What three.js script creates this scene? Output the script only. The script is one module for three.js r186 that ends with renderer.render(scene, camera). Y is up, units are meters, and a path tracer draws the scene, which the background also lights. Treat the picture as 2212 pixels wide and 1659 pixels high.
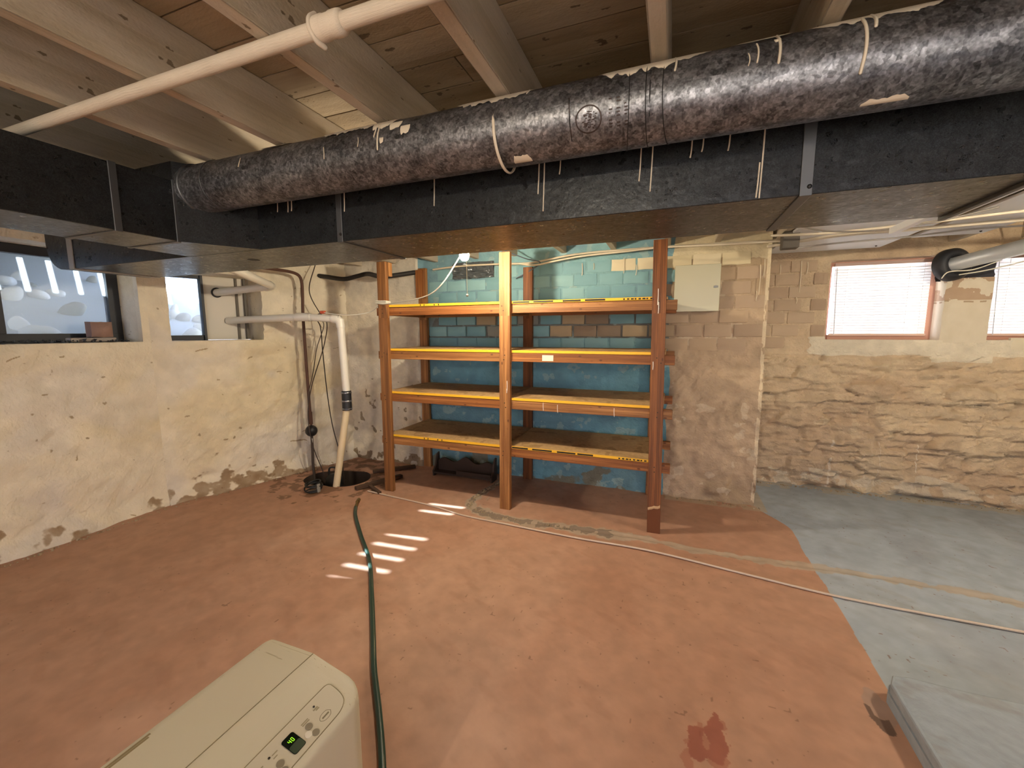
import * as THREE from 'three';
import { RoundedBoxGeometry } from 'three/addons/geometries/RoundedBoxGeometry.js';
import { mergeGeometries, mergeVertices, toCreasedNormals } from 'three/addons/utils/BufferGeometryUtils.js';
import { RectAreaLightUniformsLib } from 'three/addons/lights/RectAreaLightUniformsLib.js';

// ------------------------------------------------------------------ camera, sky, sun, exposure
const scene = new THREE.Scene();
const R = Math.PI / 180;
const camera = new THREE.PerspectiveCamera(85.33, 2212 / 1659, 0.05, 100);
camera.position.set(0, 1.4, 0);
camera.rotation.set(-7.2 * R, 20.9 * R, -0.19 * R, 'YXZ');
scene.add(camera);
const renderer = new THREE.WebGLRenderer({ antialias: true });
renderer.toneMapping = THREE.LinearToneMapping;
renderer.toneMappingExposure = 1.28;
renderer.shadowMap.enabled = true;
RectAreaLightUniformsLib.init();
scene.background = new THREE.Color().setRGB(3.7, 3.8, 5.0);          // bright hazy daylight outside
const SUN = new THREE.Vector3(2.1, -1.55, -0.31).normalize();          // direction the sunlight travels
const sun = new THREE.DirectionalLight(new THREE.Color().setRGB(1, 0.95, 0.86), 55);
sun.position.copy(SUN).multiplyScalar(-14); sun.target.position.set(-3, 0, -2);
sun.position.add(sun.target.position);
sun.castShadow = true; sun.shadow.radius = 1;
Object.assign(sun.shadow.camera, { left: -8, right: 8, top: 8, bottom: -8, near: 0.5, far: 40 });
scene.add(sun, sun.target);
const BULB_COLOR = new THREE.Color().setRGB(1, 0.86, 0.65), BULB_CD = 4.3, BULB2_CD = 5.2, BULB3_CD = 6.5;

// ------------------------------------------------------------------ noise
function rng(seed) { let s = seed >>> 0; return () => { s = (s + 0x6D2B79F5) | 0; let t = Math.imul(s ^ (s >>> 15), 1 | s); t = (t + Math.imul(t ^ (t >>> 7), 61 | t)) ^ t; return ((t ^ (t >>> 14)) >>> 0) / 4294967296; }; }
function hash(x, y, k = 0) { let h = Math.imul(x | 0, 374761393) + Math.imul(y | 0, 668265263) + Math.imul(k | 0, 2147483647 ^ 0x5bd1e995); h = Math.imul(h ^ (h >>> 13), 1274126177); return ((h ^ (h >>> 16)) >>> 0) / 4294967296; }
const sm = (a, b, x) => { const t = Math.min(1, Math.max(0, (x - a) / (b - a))); return t * t * (3 - 2 * t); };
function vn(x, y, k = 0, p = 0) {
  let x0 = Math.floor(x), y0 = Math.floor(y); const fx = x - x0, fy = y - y0, u = fx * fx * (3 - 2 * fx), v = fy * fy * (3 - 2 * fy);
  let x1 = x0 + 1, y1 = y0 + 1;
  if (p) { x0 = ((x0 % p) + p) % p; x1 = ((x1 % p) + p) % p; y0 = ((y0 % p) + p) % p; y1 = ((y1 % p) + p) % p; }
  const a = hash(x0, y0, k), b = hash(x1, y0, k), c = hash(x0, y1, k), d = hash(x1, y1, k);
  return a + (b - a) * u + (c - a) * v + (a - b - c + d) * u * v;
}
function fbm(x, y, o = 4, k = 0, p = 0) { let s = 0, a = 0.5, n = 0; for (let i = 0; i < o; i++) { s += a * vn(x, y, k + i, p); n += a; a *= 0.5; x *= 2; y *= 2; p *= 2; } return s / n; }
const ridge = (x, y, o, k) => { let s = 0, a = 0.5, n = 0; for (let i = 0; i < o; i++) { s += a * (1 - Math.abs(2 * vn(x, y, k + i) - 1)); n += a; a *= 0.5; x *= 2.03; y *= 2.03; } return s / n; };
function worley(x, y, k) {                                             // [distance to edge, cell hash]
  const xi = Math.floor(x), yi = Math.floor(y); let f1 = 9, f2 = 9, id = 0;
  for (let j = -1; j <= 1; j++) for (let i = -1; i <= 1; i++) {
    const cx = xi + i + 0.15 + 0.7 * hash(xi + i, yi + j, k), cy = yi + j + 0.2 + 0.6 * hash(xi + i, yi + j, k + 7);
    const d = Math.hypot(cx - x, cy - y);
    if (d < f1) { f2 = f1; f1 = d; id = hash(xi + i, yi + j, k + 13); } else if (d < f2) f2 = d;
  }
  return [f2 - f1, id];
}

// ------------------------------------------------------------------ textures
function tex(w, h, fn, { srgb = true, rx = 1, ry = 1 } = {}) {           // fn(u, v, out) writes 0..1 sRGB values
  const d = new Uint8Array(w * h * 4), o = [0, 0, 0];
  for (let j = 0; j < h; j++) for (let i = 0; i < w; i++) {
    fn((i + 0.5) / w, (j + 0.5) / h, o); const q = (j * w + i) * 4;
    for (let c = 0; c < 3; c++) d[q + c] = Math.max(0, Math.min(255, o[c] * 255)); d[q + 3] = 255;
  }
  const t = new THREE.DataTexture(d, w, h); t.wrapS = t.wrapT = THREE.RepeatWrapping; t.magFilter = THREE.LinearFilter; t.minFilter = THREE.LinearFilter;
  if (srgb) t.colorSpace = THREE.SRGBColorSpace; t.repeat.set(rx, ry); t.needsUpdate = true; return t;
}
const grey = (w, h, fn, opt = {}) => tex(w, h, (u, v, o) => { o[0] = o[1] = o[2] = fn(u, v); }, { srgb: false, ...opt });
const mix3 = (o, a, b, t) => { for (let i = 0; i < 3; i++) o[i] = a[i] + (b[i] - a[i]) * t; };
const hex = (h) => [(h >> 16 & 255) / 255, (h >> 8 & 255) / 255, (h & 255) / 255];
const canvasTex = (w, h, draw) => { const c = document.createElement('canvas'); c.width = w; c.height = h; draw(c.getContext('2d'), w, h); const t = new THREE.CanvasTexture(c); t.colorSpace = THREE.SRGBColorSpace; return t; };
const roughBump = grey(512, 512, (u, v) => 0.6 * fbm(u * 8, v * 8, 5, 3, 8) + 0.4 * fbm(u * 40, v * 40, 3, 9, 40));
const bumpOf = (rx, ry) => { const t = roughBump.clone(); t.repeat.set(rx, ry); t.needsUpdate = true; return t; };

const metreUV = (g) => { const p = g.attributes.position, n = g.attributes.normal; for (let i = 0; i < p.count; i++) { const a = Math.abs(n.getX(i)), b = Math.abs(n.getY(i)), c = Math.abs(n.getZ(i)); if (b >= a && b >= c) g.attributes.uv.setXY(i, p.getX(i), p.getZ(i)); else if (a >= c) g.attributes.uv.setXY(i, p.getZ(i), p.getY(i)); else g.attributes.uv.setXY(i, p.getX(i), p.getY(i)); } return g; };
const M = (color, roughness = 0.8, o = {}) => new THREE.MeshStandardMaterial({ color, roughness, side: THREE.DoubleSide, ...o });
const P = (color, roughness = 0.8, o = {}) => new THREE.MeshPhysicalMaterial({ color, roughness, side: THREE.DoubleSide, ...o });

// ------------------------------------------------------------------ object helpers
const used = new Map();
const numbered = (n) => { const k = used.get(n) ?? 0; used.set(n, k + 1); return k ? `${n}_${String(k).padStart(3, '0')}` : n; };
const shade = (o) => { o.castShadow = o.receiveShadow = true; return o; };
function tag(o, label, category, group, kind) { o.userData = { label, category }; if (group) o.userData.group = group; if (kind) o.userData.kind = kind; return o; }
function thing(name, label, category, pos = [0, 0, 0], turn = 0, group) { const o = new THREE.Group(); o.name = numbered(name); o.position.set(...pos); o.rotation.y = turn; scene.add(o); return tag(o, label, category, group); }
function struct(name) { const o = new THREE.Group(); o.name = numbered(name); o.userData = { kind: 'structure' }; scene.add(o); return o; }
function part(name, geo, mat, parent, label, kind) { const m = shade(new THREE.Mesh(Array.isArray(geo) ? merge(geo) : geo, mat)); m.name = numbered(name); parent.add(m); if (label) m.userData.label = label; if (kind) m.userData.kind = kind; return m; }
function solo(name, geo, mat, label, category, group) { return tag(part(name, geo, mat, scene), label, category, group); }
const merge = (gs) => mergeGeometries(gs.map((g) => { const q = g.index ? g.toNonIndexed() : g; for (const k of Object.keys(q.attributes)) if (!['position', 'normal', 'uv'].includes(k)) q.deleteAttribute(k); return q; }));
const V = (x, y, z) => new THREE.Vector3(x, y, z);
function box(w, h, d, x = 0, y = 0, z = 0, r = 0.002, s = 1) {
  const g = r > 0 ? new RoundedBoxGeometry(w, h, d, s, Math.min(r, w / 2.1, h / 2.1, d / 2.1)) : new THREE.BoxGeometry(w, h, d);
  g.translate(x, y, z);
  // uv in metres, u along the longest side so that grain follows the piece
  const L = w >= h && w >= d ? 0 : h >= d ? 1 : 2, p = g.attributes.position, nn = g.attributes.normal, uv = g.attributes.uv, P3 = [0, 0, 0], N3 = [0, 0, 0];
  for (let i = 0; i < p.count; i++) {
    P3[0] = p.getX(i); P3[1] = p.getY(i); P3[2] = p.getZ(i); N3[0] = Math.abs(nn.getX(i)); N3[1] = Math.abs(nn.getY(i)); N3[2] = Math.abs(nn.getZ(i));
    const n = N3[0] >= N3[1] && N3[0] >= N3[2] ? 0 : N3[1] >= N3[2] ? 1 : 2, a = n === L ? (n + 1) % 3 : L, b = 3 - n - a;
    uv.setXY(i, P3[a], P3[b]);
  }
  return g;
}
const box2 = (x0, x1, y0, y1, z0, z1, r = 0.002) => box(x1 - x0, y1 - y0, z1 - z0, (x0 + x1) / 2, (y0 + y1) / 2, (z0 + z1) / 2, r);
function tube(pts, r, rs = 8, n = 0, curved = true) {
  const v = pts.map((p) => V(...p));
  const c = curved ? new THREE.CatmullRomCurve3(v, false, 'centripetal') : v.slice(1).reduce((q, p, i) => (q.add(new THREE.LineCurve3(v[i], p)), q), new THREE.CurvePath());
  const g = new THREE.TubeGeometry(c, n || Math.max(8, pts.length * 8), r, rs);
  const caps = [0, 1].map((t) => { const q = new THREE.SphereGeometry(r, rs, 4); const p = c.getPointAt(t); return q.translate(p.x, p.y, p.z); });
  return merge([g, ...caps]);
}
function rod(a, b, r, r2 = r, rs = 16) {                                 // straight cylinder from a to b
  const A = V(...a), B = V(...b), g = new THREE.CylinderGeometry(r2, r, A.distanceTo(B), rs, 1);
  g.applyQuaternion(new THREE.Quaternion().setFromUnitVectors(V(0, 1, 0), B.clone().sub(A).normalize()));
  const c = A.add(B).multiplyScalar(0.5); return g.translate(c.x, c.y, c.z);
}
function sheet(nu, nv, f, keep) {                                        // a grid of points f(u, v) -> [x, y, z]
  const p = [], uv = [], ix = [];
  for (let j = 0; j <= nv; j++) for (let i = 0; i <= nu; i++) { p.push(...f(i / nu, j / nv)); uv.push(i / nu, j / nv); }
  for (let j = 0; j < nv; j++) for (let i = 0; i < nu; i++) if (!keep || keep((i + 0.5) / nu, (j + 0.5) / nv)) { const a = j * (nu + 1) + i, b = a + 1, c = a + nu + 1, d = c + 1; ix.push(a, b, d, a, d, c); }
  const g = new THREE.BufferGeometry(); g.setAttribute('position', new THREE.Float32BufferAttribute(p, 3)); g.setAttribute('uv', new THREE.Float32BufferAttribute(uv, 2)); g.setIndex(ix); g.computeVertexNormals(); return g;
}
function prism(pts, y0, y1) {                                            // a plan outline [x, z] raised from y0 to y1
  const s = new THREE.Shape(pts.map(([x, z]) => new THREE.Vector2(x, -z)));
  return new THREE.ExtrudeGeometry(s, { depth: y1 - y0, bevelEnabled: false }).rotateX(-Math.PI / 2).translate(0, y0, 0);
}
function extrudeZ(pts, z0, z1, bevel = 0) {                               // an elevation outline [x, y] from z0 to z1
  const s = new THREE.Shape(pts.map(([x, y]) => new THREE.Vector2(x, y)));
  return new THREE.ExtrudeGeometry(s, { depth: z1 - z0 - 2 * bevel, bevelEnabled: bevel > 0, bevelSize: bevel, bevelThickness: bevel, bevelSegments: 1, steps: 1 }).translate(0, 0, z0 + bevel);
}

// ------------------------------------------------------------------ walls
function wallGeo({ O, dir, len, y0, y1, depth, holes = [], step = 0.03, disp }) {
  const D = V(...dir).normalize(), N = D.clone().cross(V(0, 1, 0));
  const lines = (a, b, st, extra) => { const n = Math.max(1, Math.round((b - a) / st)), l = []; for (let i = 0; i <= n; i++) l.push(a + (b - a) * i / n); for (const e of extra) if (e > a && e < b) { let k = l.findIndex((x) => x > e); if (e - l[k - 1] < st * 0.4 && k > 1) l[k - 1] = e; else if (l[k] - e < st * 0.4 && k < l.length - 1) l[k] = e; else l.splice(k, 0, e); } return l; };
  const S = lines(0, len, step, holes.flatMap((h) => [h[0], h[1]])), Y = lines(y0, y1, step, holes.flatMap((h) => [h[2], h[3]]));
  const inside = (s, y) => holes.some((h) => s > h[0] && s < h[1] && y > h[2] && y < h[3]);
  const at = (s, y, d) => [O[0] + D.x * s + N.x * d, y, O[2] + D.z * s + N.z * d];
  const make = (A, B, f, keep, uvf, flip) => {
    const p = [], uv = [], ix = [], w = A.length;
    for (const b of B) for (const a of A) { p.push(...f(a, b)); uv.push(...uvf(a, b)); }
    for (let j = 0; j < B.length - 1; j++) for (let i = 0; i < w - 1; i++) { if (!keep((A[i] + A[i + 1]) / 2, (B[j] + B[j + 1]) / 2)) continue; const a = j * w + i, q = [a, a + 1, a + w + 1, a, a + w + 1, a + w]; if (flip) q.reverse(); ix.push(...q); }
    const g = new THREE.BufferGeometry(); g.setAttribute('position', new THREE.Float32BufferAttribute(p, 3)); g.setAttribute('uv', new THREE.Float32BufferAttribute(uv, 2)); g.setIndex(ix); g.computeVertexNormals(); return g;
  };
  const yes = () => true, U = (s, y) => [s / len, (y - y0) / (y1 - y0)];
  const gs = [make(S, Y, (s, y) => at(s, y, disp(s, y)), (s, y) => !inside(s, y), U)];
  const eS = [0, ...new Set(holes.flatMap((h) => [h[0], h[1]]).filter((e) => e > 0 && e < len)), len].sort((a, b) => a - b), eY = [y0, ...new Set(holes.flatMap((h) => [h[2], h[3]]).filter((e) => e > y0 && e < y1)), y1].sort((a, b) => a - b);
  gs.push(make(eS, eY, (s, y) => at(s, y, -depth), (s, y) => !inside(s, y), U, true));
  const T = [0, 0.2, 0.4, 0.6, 0.8, 1];
  const wob = (s, y, t) => 0.008 * (fbm(s * 9 + t * 5, y * 9 + t * 3, 3, 77) - 0.5) * Math.sin(t * Math.PI);
  const rim = (s, y, t) => disp(s, y) * (1 - t) - depth * t;
  const frames = [[0, len, y0, y1, true], ...holes.map((h) => [...h, false])];
  for (const [a, b, c, d, outer] of frames) {
    const ss = S.filter((s) => s >= a - 1e-6 && s <= b + 1e-6), yy = Y.filter((y) => y >= c - 1e-6 && y <= d + 1e-6);
    for (const y of [c, d]) { const hi = y === d; gs.push(make(ss, T, (s, t) => at(s, y + (outer ? 0 : wob(s, y, t) * (hi ? 1 : 1)), rim(s, y, t)), yes, (s, t) => [s / len, (y - y0 - (outer ? 0 : t * depth)) / (y1 - y0)], hi === outer)); }
    for (const s of [a, b]) { const hi = s === b; gs.push(make(T, yy, (t, y) => at(s + (outer ? 0 : wob(s, y, t)), y, rim(s, y, t)), yes, (t, y) => [(s + (hi ? 1 : -1) * t * depth) / len, (y - y0) / (y1 - y0)], hi === outer)); }
  }
  return merge(gs);
}
// bricks: four shapes shared by every wall
const BRICK_W = 0.198, BRICK_H = 0.097;
const brickShapes = [1, 2, 3, 4, 5, 6].map((k) => {
  const g = new THREE.BoxGeometry(BRICK_W, BRICK_H, 0.03, 6, 3, 1), p = g.attributes.position;
  for (let i = 0; i < p.count; i++) {
    const x = p.getX(i), y = p.getY(i), z = p.getZ(i);
    if (z > 0) {
      const ex = Math.max(0, Math.abs(x) / (BRICK_W / 2) - 0.86) / 0.14, ey = Math.max(0, Math.abs(y) / (BRICK_H / 2) - 0.86) / 0.14;
      p.setZ(i, z - 0.009 * Math.max(ex, ey) + 0.006 * (fbm(x * 22 + k * 9, y * 22, 3, k) - 0.5));
      p.setX(i, x + 0.006 * (vn(x * 30 + k * 5, y * 30, k + 3) - 0.5) - Math.sign(x) * 0.002 * ex); p.setY(i, y + 0.006 * (vn(x * 25 + k * 3, y * 25, k + 5) - 0.5) - Math.sign(y) * 0.002 * ey);
    }
  }
  g.computeVertexNormals(); return g;
});

// ------------------------------------------------------------------ paint colours
const CREAM = hex(0xe3d8bf), TAN = hex(0xb8a184), TEAL = hex(0x80a9ad), BARE = hex(0xa08c72);

// the room's left wall: two straight runs that meet at a slight bend
const H = 2.3;
const stoneDisp = (s, y, k) => { const a = fbm(s * 1.7, y * 2.4, 4, k), w = worley(s / 0.42 + 0.5 * vn(s * 2, y * 2, k), y / 0.2 + 0.3 * vn(s * 3, y * 2, k + 1), k + 2); return 0.05 * (a - 0.5) + 0.012 * (w[1] - 0.5) - 0.012 * (1 - sm(0, 0.16, w[0])) * sm(0.45, 0.6, vn(s * 2.2, y * 2.2, k + 3)) - 0.03 * sm(0.92, 0.98, ridge(s * 2.4 + 0.4 * fbm(s * 5, y * 5, 2, k + 6), y * 3.6, 2, k + 5)) * sm(0.5, 0.62, vn(s * 3.1, y * 3.1, k + 7)) + 0.022 * (ridge(s * 6, y * 13, 3, k + 9) - 0.5) + 0.042 * (fbm(s * 8, y * 12, 4, k + 4) - 0.5) + 0.004 * (fbm(s * 40, y * 40, 2, k + 8) - 0.5); };
function creamPaint(len, k) {
  return tex(1536, 640, (u, v, o) => {
    const s = u * len, y = -0.6 + v * (H + 0.6);
    const n = fbm(s * 1.3, y * 1.3, 4, k), f = fbm(s * 14, y * 14, 3, k + 1);
    mix3(o, CREAM, hex(0xd9c9a3), 0.8 * sm(0.5, 0.72, n)); mix3(o, o.slice(), hex(0xd8d0c2), 0.6 * sm(0.55, 0.7, fbm(s * 2.3 + 9, y * 3, 3, k + 5)));
    for (let c = 0; c < 3; c++) o[c] *= 0.94 + 0.1 * f;
    const chip = fbm(s * 16, y * 24, 4, k + 11), where = vn(s * 1.6, y * 2.1, k + 12);
    if (chip > 0.865 - 0.1 * where) mix3(o, o.slice(), hex(0x8a7558), 0.7 * sm(0.0, 0.05, chip - 0.865 + 0.1 * where));
    const cr = ridge(s * 3.1 + 0.5 * fbm(s * 7, y * 7, 3, k + 31), y * 5.2 + 0.3 * fbm(s * 9, y * 9, 2, k + 34), 2, k + 32); if (cr > 0.955 && vn(s * 2.6, y * 3.3, k + 33) > 0.55) mix3(o, o.slice(), hex(0x9a835f), 0.75);
    const stain = fbm(s * 9, y * 11, 4, k + 21), top = 0.05 + 0.3 * sm(0.45, 0.75, fbm(s * 2.6, 3, 3, k + 22));
    if (y < top && stain > 0.4 + 0.3 * y / top) mix3(o, o.slice(), hex(0x7d6040), (0.4 + 0.5 * f) * sm(0, 0.1, stain - 0.4 - 0.3 * y / top));
  });
}
const baseLip = (s, y, k) => 0.05 * sm(0.14, 0.0, y) * (0.4 + fbm(s * 5, 1, 3, k));
{
  const w = struct('wall_left');
  const mat = M(0xffffff, 0.82, { map: creamPaint(5.45, 31), bumpMap: bumpOf(9, 4), bumpScale: 0.011 });
  part('plaster', wallGeo({ O: [-3.8, 0, 3.4], dir: [0, 0, -1], len: 5.45, y0: -0.6, y1: H, depth: 0.36, step: 0.035, holes: [[3.4 + 0.35, 3.4 + 2.0, 1.33, 1.98]], disp: (s, y) => stoneDisp(s, y, 40) * sm(5.45, 5.2, s) + baseLip(s, y, 4) }), mat, w);
  const mat2 = M(0xffffff, 0.82, { map: creamPaint(1.75, 61), bumpMap: bumpOf(3, 4), bumpScale: 0.011 });
  part('plaster', wallGeo({ O: [-3.8, 0, -2.05], dir: [0.304, 0, -0.953], len: 1.75, y0: -0.6, y1: H, depth: 0.34, step: 0.025, holes: [[0.13, 0.82, 1.33, 1.9]], disp: (s, y) => stoneDisp(s, y, 50) * sm(0, 0.2, s) + baseLip(s, y, 8) }), mat2, w);
}
// back wall: cream strip, blue stretch behind the shelving, brown pier to its right
const isWhite = (x) => x < -2.385;
const edgeBlue = (x, y) => x < -0.02 + 0.05 * (fbm(y * 6, 2, 3, 5) - 0.5);
const backDisp = (x, y) => {
  if (isWhite(x)) return 0.05 + 0.5 * stoneDisp(x, y, 70) + 0.01 * sm(0.25, 0, y);
  const low = sm(1.27, 1.2, y), pier = sm(-0.05, 0.05, x);
  const w = worley(x / 0.3 + 0.6 * vn(x * 3, y * 3, 81), y / 0.15, 82);
  return -(y > 1.34 && y < 1.58 && x < 0 ? 0.02 : 0.011) * (1 - low) + low * (0.02 * (fbm(x * 5, y * 5, 4, 83) - 0.5) + 0.012 * (w[1] - 0.5) - 0.008 * (1 - sm(0, 0.14, w[0])) + (0.014 + 0.026 * pier) * (ridge(x * 8 + y * 5, y * 11, 4, 85) - 0.5) + 0.014 * pier * (fbm(x * 24, y * 28, 3, 88) - 0.5) + pier * 0.024 * (1 - (((y - 0.7 * x + 0.09 * fbm(x * 7, y * 7, 3, 89)) / 0.06 + 3 * w[1]) % 1)) * sm(0.42, 0.55, fbm(x * 5, y * 5, 3, 90))) + 0.004 * (fbm(x * 30, y * 30, 3, 86) - 0.5);
};
{
  const w = struct('wall_back'), x0 = -3.45, len = 4.12;
  const paint = tex(2048, 1024, (u, v, o) => {
    const x = x0 + u * len, y = -0.6 + v * (H + 0.6), f = fbm(x * 16, y * 16, 3, 91), n = fbm(x * 2, y * 2, 4, 92);
    if (isWhite(x)) { mix3(o, CREAM, hex(0xd3cbba), sm(0.45, 0.65, n)); const c = fbm(x * 12, y * 12, 4, 93); if (c > 0.72 && y < 0.9) mix3(o, o.slice(), hex(0x7d6a50), 0.7 * sm(0.72, 0.76, c)); const bs = fbm(x * 14, y * 14, 4, 97) - 0.42 - y * 1.6; if (y < 0.12 && bs > 0) mix3(o, o.slice(), hex(0x7d6547), 0.7 * sm(0, 0.08, bs)); }
    else if (edgeBlue(x, y)) { mix3(o, TEAL, hex(0x7699a4), sm(0.4, 0.65, n)); if (y < 1.24) mix3(o, hex(0x6fa0ae), hex(0x6a919d), sm(0.4, 0.65, n)); if (y > 1.34 && y < 1.58) mix3(o, hex(0x6f675b), hex(0x7d8482), n); const bare = fbm(x * 4, y * 5, 4, 94); if (y < 0.32 && bare > 0.5 + 0.4 * y) mix3(o, o.slice(), hex(0x7d7158), 0.8 * sm(0, 0.05, bare - 0.5 - 0.4 * y)); if (fbm(x * 13, y * 13, 4, 95) > 0.66) mix3(o, o.slice(), hex(0x9cb3ae), 0.6); }
    else { mix3(o, TAN, hex(0xa89274), sm(0.4, 0.65, n)); if (fbm(x * 9, y * 9, 4, 96) > 0.69) mix3(o, o.slice(), hex(0xcfc0a4), 0.6); if (y > 1.93 + 0.05 * fbm(x * 14, 1, 3, 99)) mix3(o, hex(0xdccfae), hex(0xcabb97), n); if (x > 0.645 && fbm(x * 30, y * 12, 3, 98) > 0.4) mix3(o, o.slice(), hex(0xe0d0ae), 0.8); }
    for (let c = 0; c < 3; c++) o[c] *= 0.92 + 0.14 * f;
  });
  part('masonry', wallGeo({ O: [x0, 0, -3.68], dir: [1, 0, 0], len, y0: -0.6, y1: H, depth: 0.6, step: 0.02, disp: (s, y) => backDisp(x0 + s, y) }), M(0xffffff, 0.8, { map: paint, bumpMap: bumpOf(8, 6), bumpScale: 0.009 }), w);
  const brickBump = { bumpMap: bumpOf(0.25, 0.125), bumpScale: 0.0025 };
  const blues = [0x7fa9ae, 0x78a2a9, 0x88b0b3].map((c) => M(c, 0.7, brickBump)), bares = [0xa08d74, 0x8f7d68, 0xb3a07f, 0x95968c].map((c) => M(c, 0.88, brickBump)), tans = [0xb49d80, 0xa9937a, 0xb09a80].map((c) => M(c, 0.82, brickBump)), creams = [0xd9ccab, 0xcfc19d].map((c) => M(c, 0.8, brickBump));
  const r = rng(5);
  for (let row = 0; row < 7; row++) for (let k = 0; k < 16; k++) {
    const y = 1.29 + row * 0.11, x = -2.3 + k * 0.211 + (row % 2 ? 0.105 : 0) + 0.01 * (r() - 0.5), q = r(), q2 = r();
    const left = x - BRICK_W / 2, right = x + BRICK_W / 2; if (left < -2.39 || right > 0.69) continue;
    let mat;
    if (x < -0.02) mat = (row === 1 || row === 2) && x > -1.9 + 0.3 * q2 ? (q < (row === 1 ? 0.85 : 0.5) ? bares[Math.floor(q2 * 4)] : blues[Math.floor(q2 * 3)]) : (row === 6 && x > -0.5 ? creams[Math.floor(q2 * 2)] : blues[Math.floor(q2 * 3)]);
    else mat = row === 6 ? creams[Math.floor(q2 * 2)] : tans[Math.floor(q2 * 3)];
    const b = part('brick', brickShapes[Math.floor(r() * 6)], mat, w);
    b.position.set(x, y, -3.68 - (row > 0 && row < 3 ? 0.008 : 0.014) + 0.003 * r()); b.rotation.set(0.02 * (r() - 0.5), 0.02 * (r() - 0.5), 0.012 * (r() - 0.5));
    if (q > 0.9 && row < 6) b.scale.x = 0.97;
  }
  part('pier_return', box2(0.02, 0.668, -0.6, H, -4.4, -3.9, 0), M(0xb8a184, 0.85), w);
}
// right stretch of the back wall: rubble below, bricks above, two windows with a masonry post between them
const rightDisp = (x, y) => {
  const low = sm(1.215, 1.16, y), wx = x + 0.06 * (fbm(x * 4, y * 6, 3, 102) - 0.5), wy = y + 0.05 * (fbm(x * 3, y * 5, 3, 103) - 0.5);
  const w = worley(wx / 0.34 + 0.3 * Math.floor(wy / 0.14), wy / 0.135, 101);
  const stone = 0.045 * (w[1] - 0.5) - 0.026 * (1 - sm(0, 0.13, w[0]));
  const fr = (t) => { const q = t - Math.floor(t); return q < 0.07 ? q / 0.07 : 1 - (q - 0.07) / 0.93; }, gate = sm(0.32, 0.6, fbm(x * 2.1, y * 3, 3, 118)), ledge = 0.03 * gate * fr((y + 0.1 * fbm(x * 2.6, y * 3.4, 4, 119)) / 0.105 + 0.6 * w[1]) + 0.015 * fr((y + 0.07 * fbm(x * 6, y * 6, 3, 120) + 0.1 * x) / 0.042 + w[1] * 3) * sm(0.4, 0.55, fbm(x * 4.4, y * 5.2, 3, 123));
  const strata = ridge(x * 3.2, y * 13, 4, 105), crag = 0.5 * fbm(x * 12, y * 22, 4, 108) + 0.5 * ridge(x * 9 + y * 5, y * 15 - x * 3, 4, 109);
  const crev = -0.035 * sm(0.93, 0.985, ridge(x * 2.2 + 0.5 * fbm(x * 5, y * 5, 3, 124), y * 4.2, 2, 125)) * sm(0.42, 0.55, vn(x * 2.7, y * 3, 126)) - 0.03 * sm(0.016, 0.004, Math.abs(y - 1.178 - 0.012 * (vn(x * 6, 1, 127) - 0.5))) * sm(0.3, 0.4, vn(x * 4, 2, 128));
  return low * (crev + ledge + stone + 0.05 * (strata - 0.55) * sm(0.3, 0.6, fbm(x * 1.6, y * 2, 3, 110)) + 0.05 * (crag - 0.55) + 0.022 * (fbm(x * 24, y * 42, 3, 116) - 0.5) - 0.05 * sm(0.035, 0.012, y) * sm(0.4, 0.55, vn(x * 3, 2, 117)) + 0.03 * (fbm(x * 1.8, y * 2.4, 3, 111) - 0.5)) + (1 - low) * (-0.012 + 0.006 * (fbm(x * 9, y * 9, 3, 112) - 0.5)) + 0.004 * (fbm(x * 45, y * 45, 2, 113) - 0.5);
};
const creamBand = (x, y) => y > 1.19 + 0.03 * (fbm(x * 7, 1, 3, 121) - 0.5) - (x > 1.95 && x < 2.33 ? 0.05 : 0) && y < 1.345 && x > 1.1 + 0.06 * fbm(y * 22, 4, 3, 122);
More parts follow.
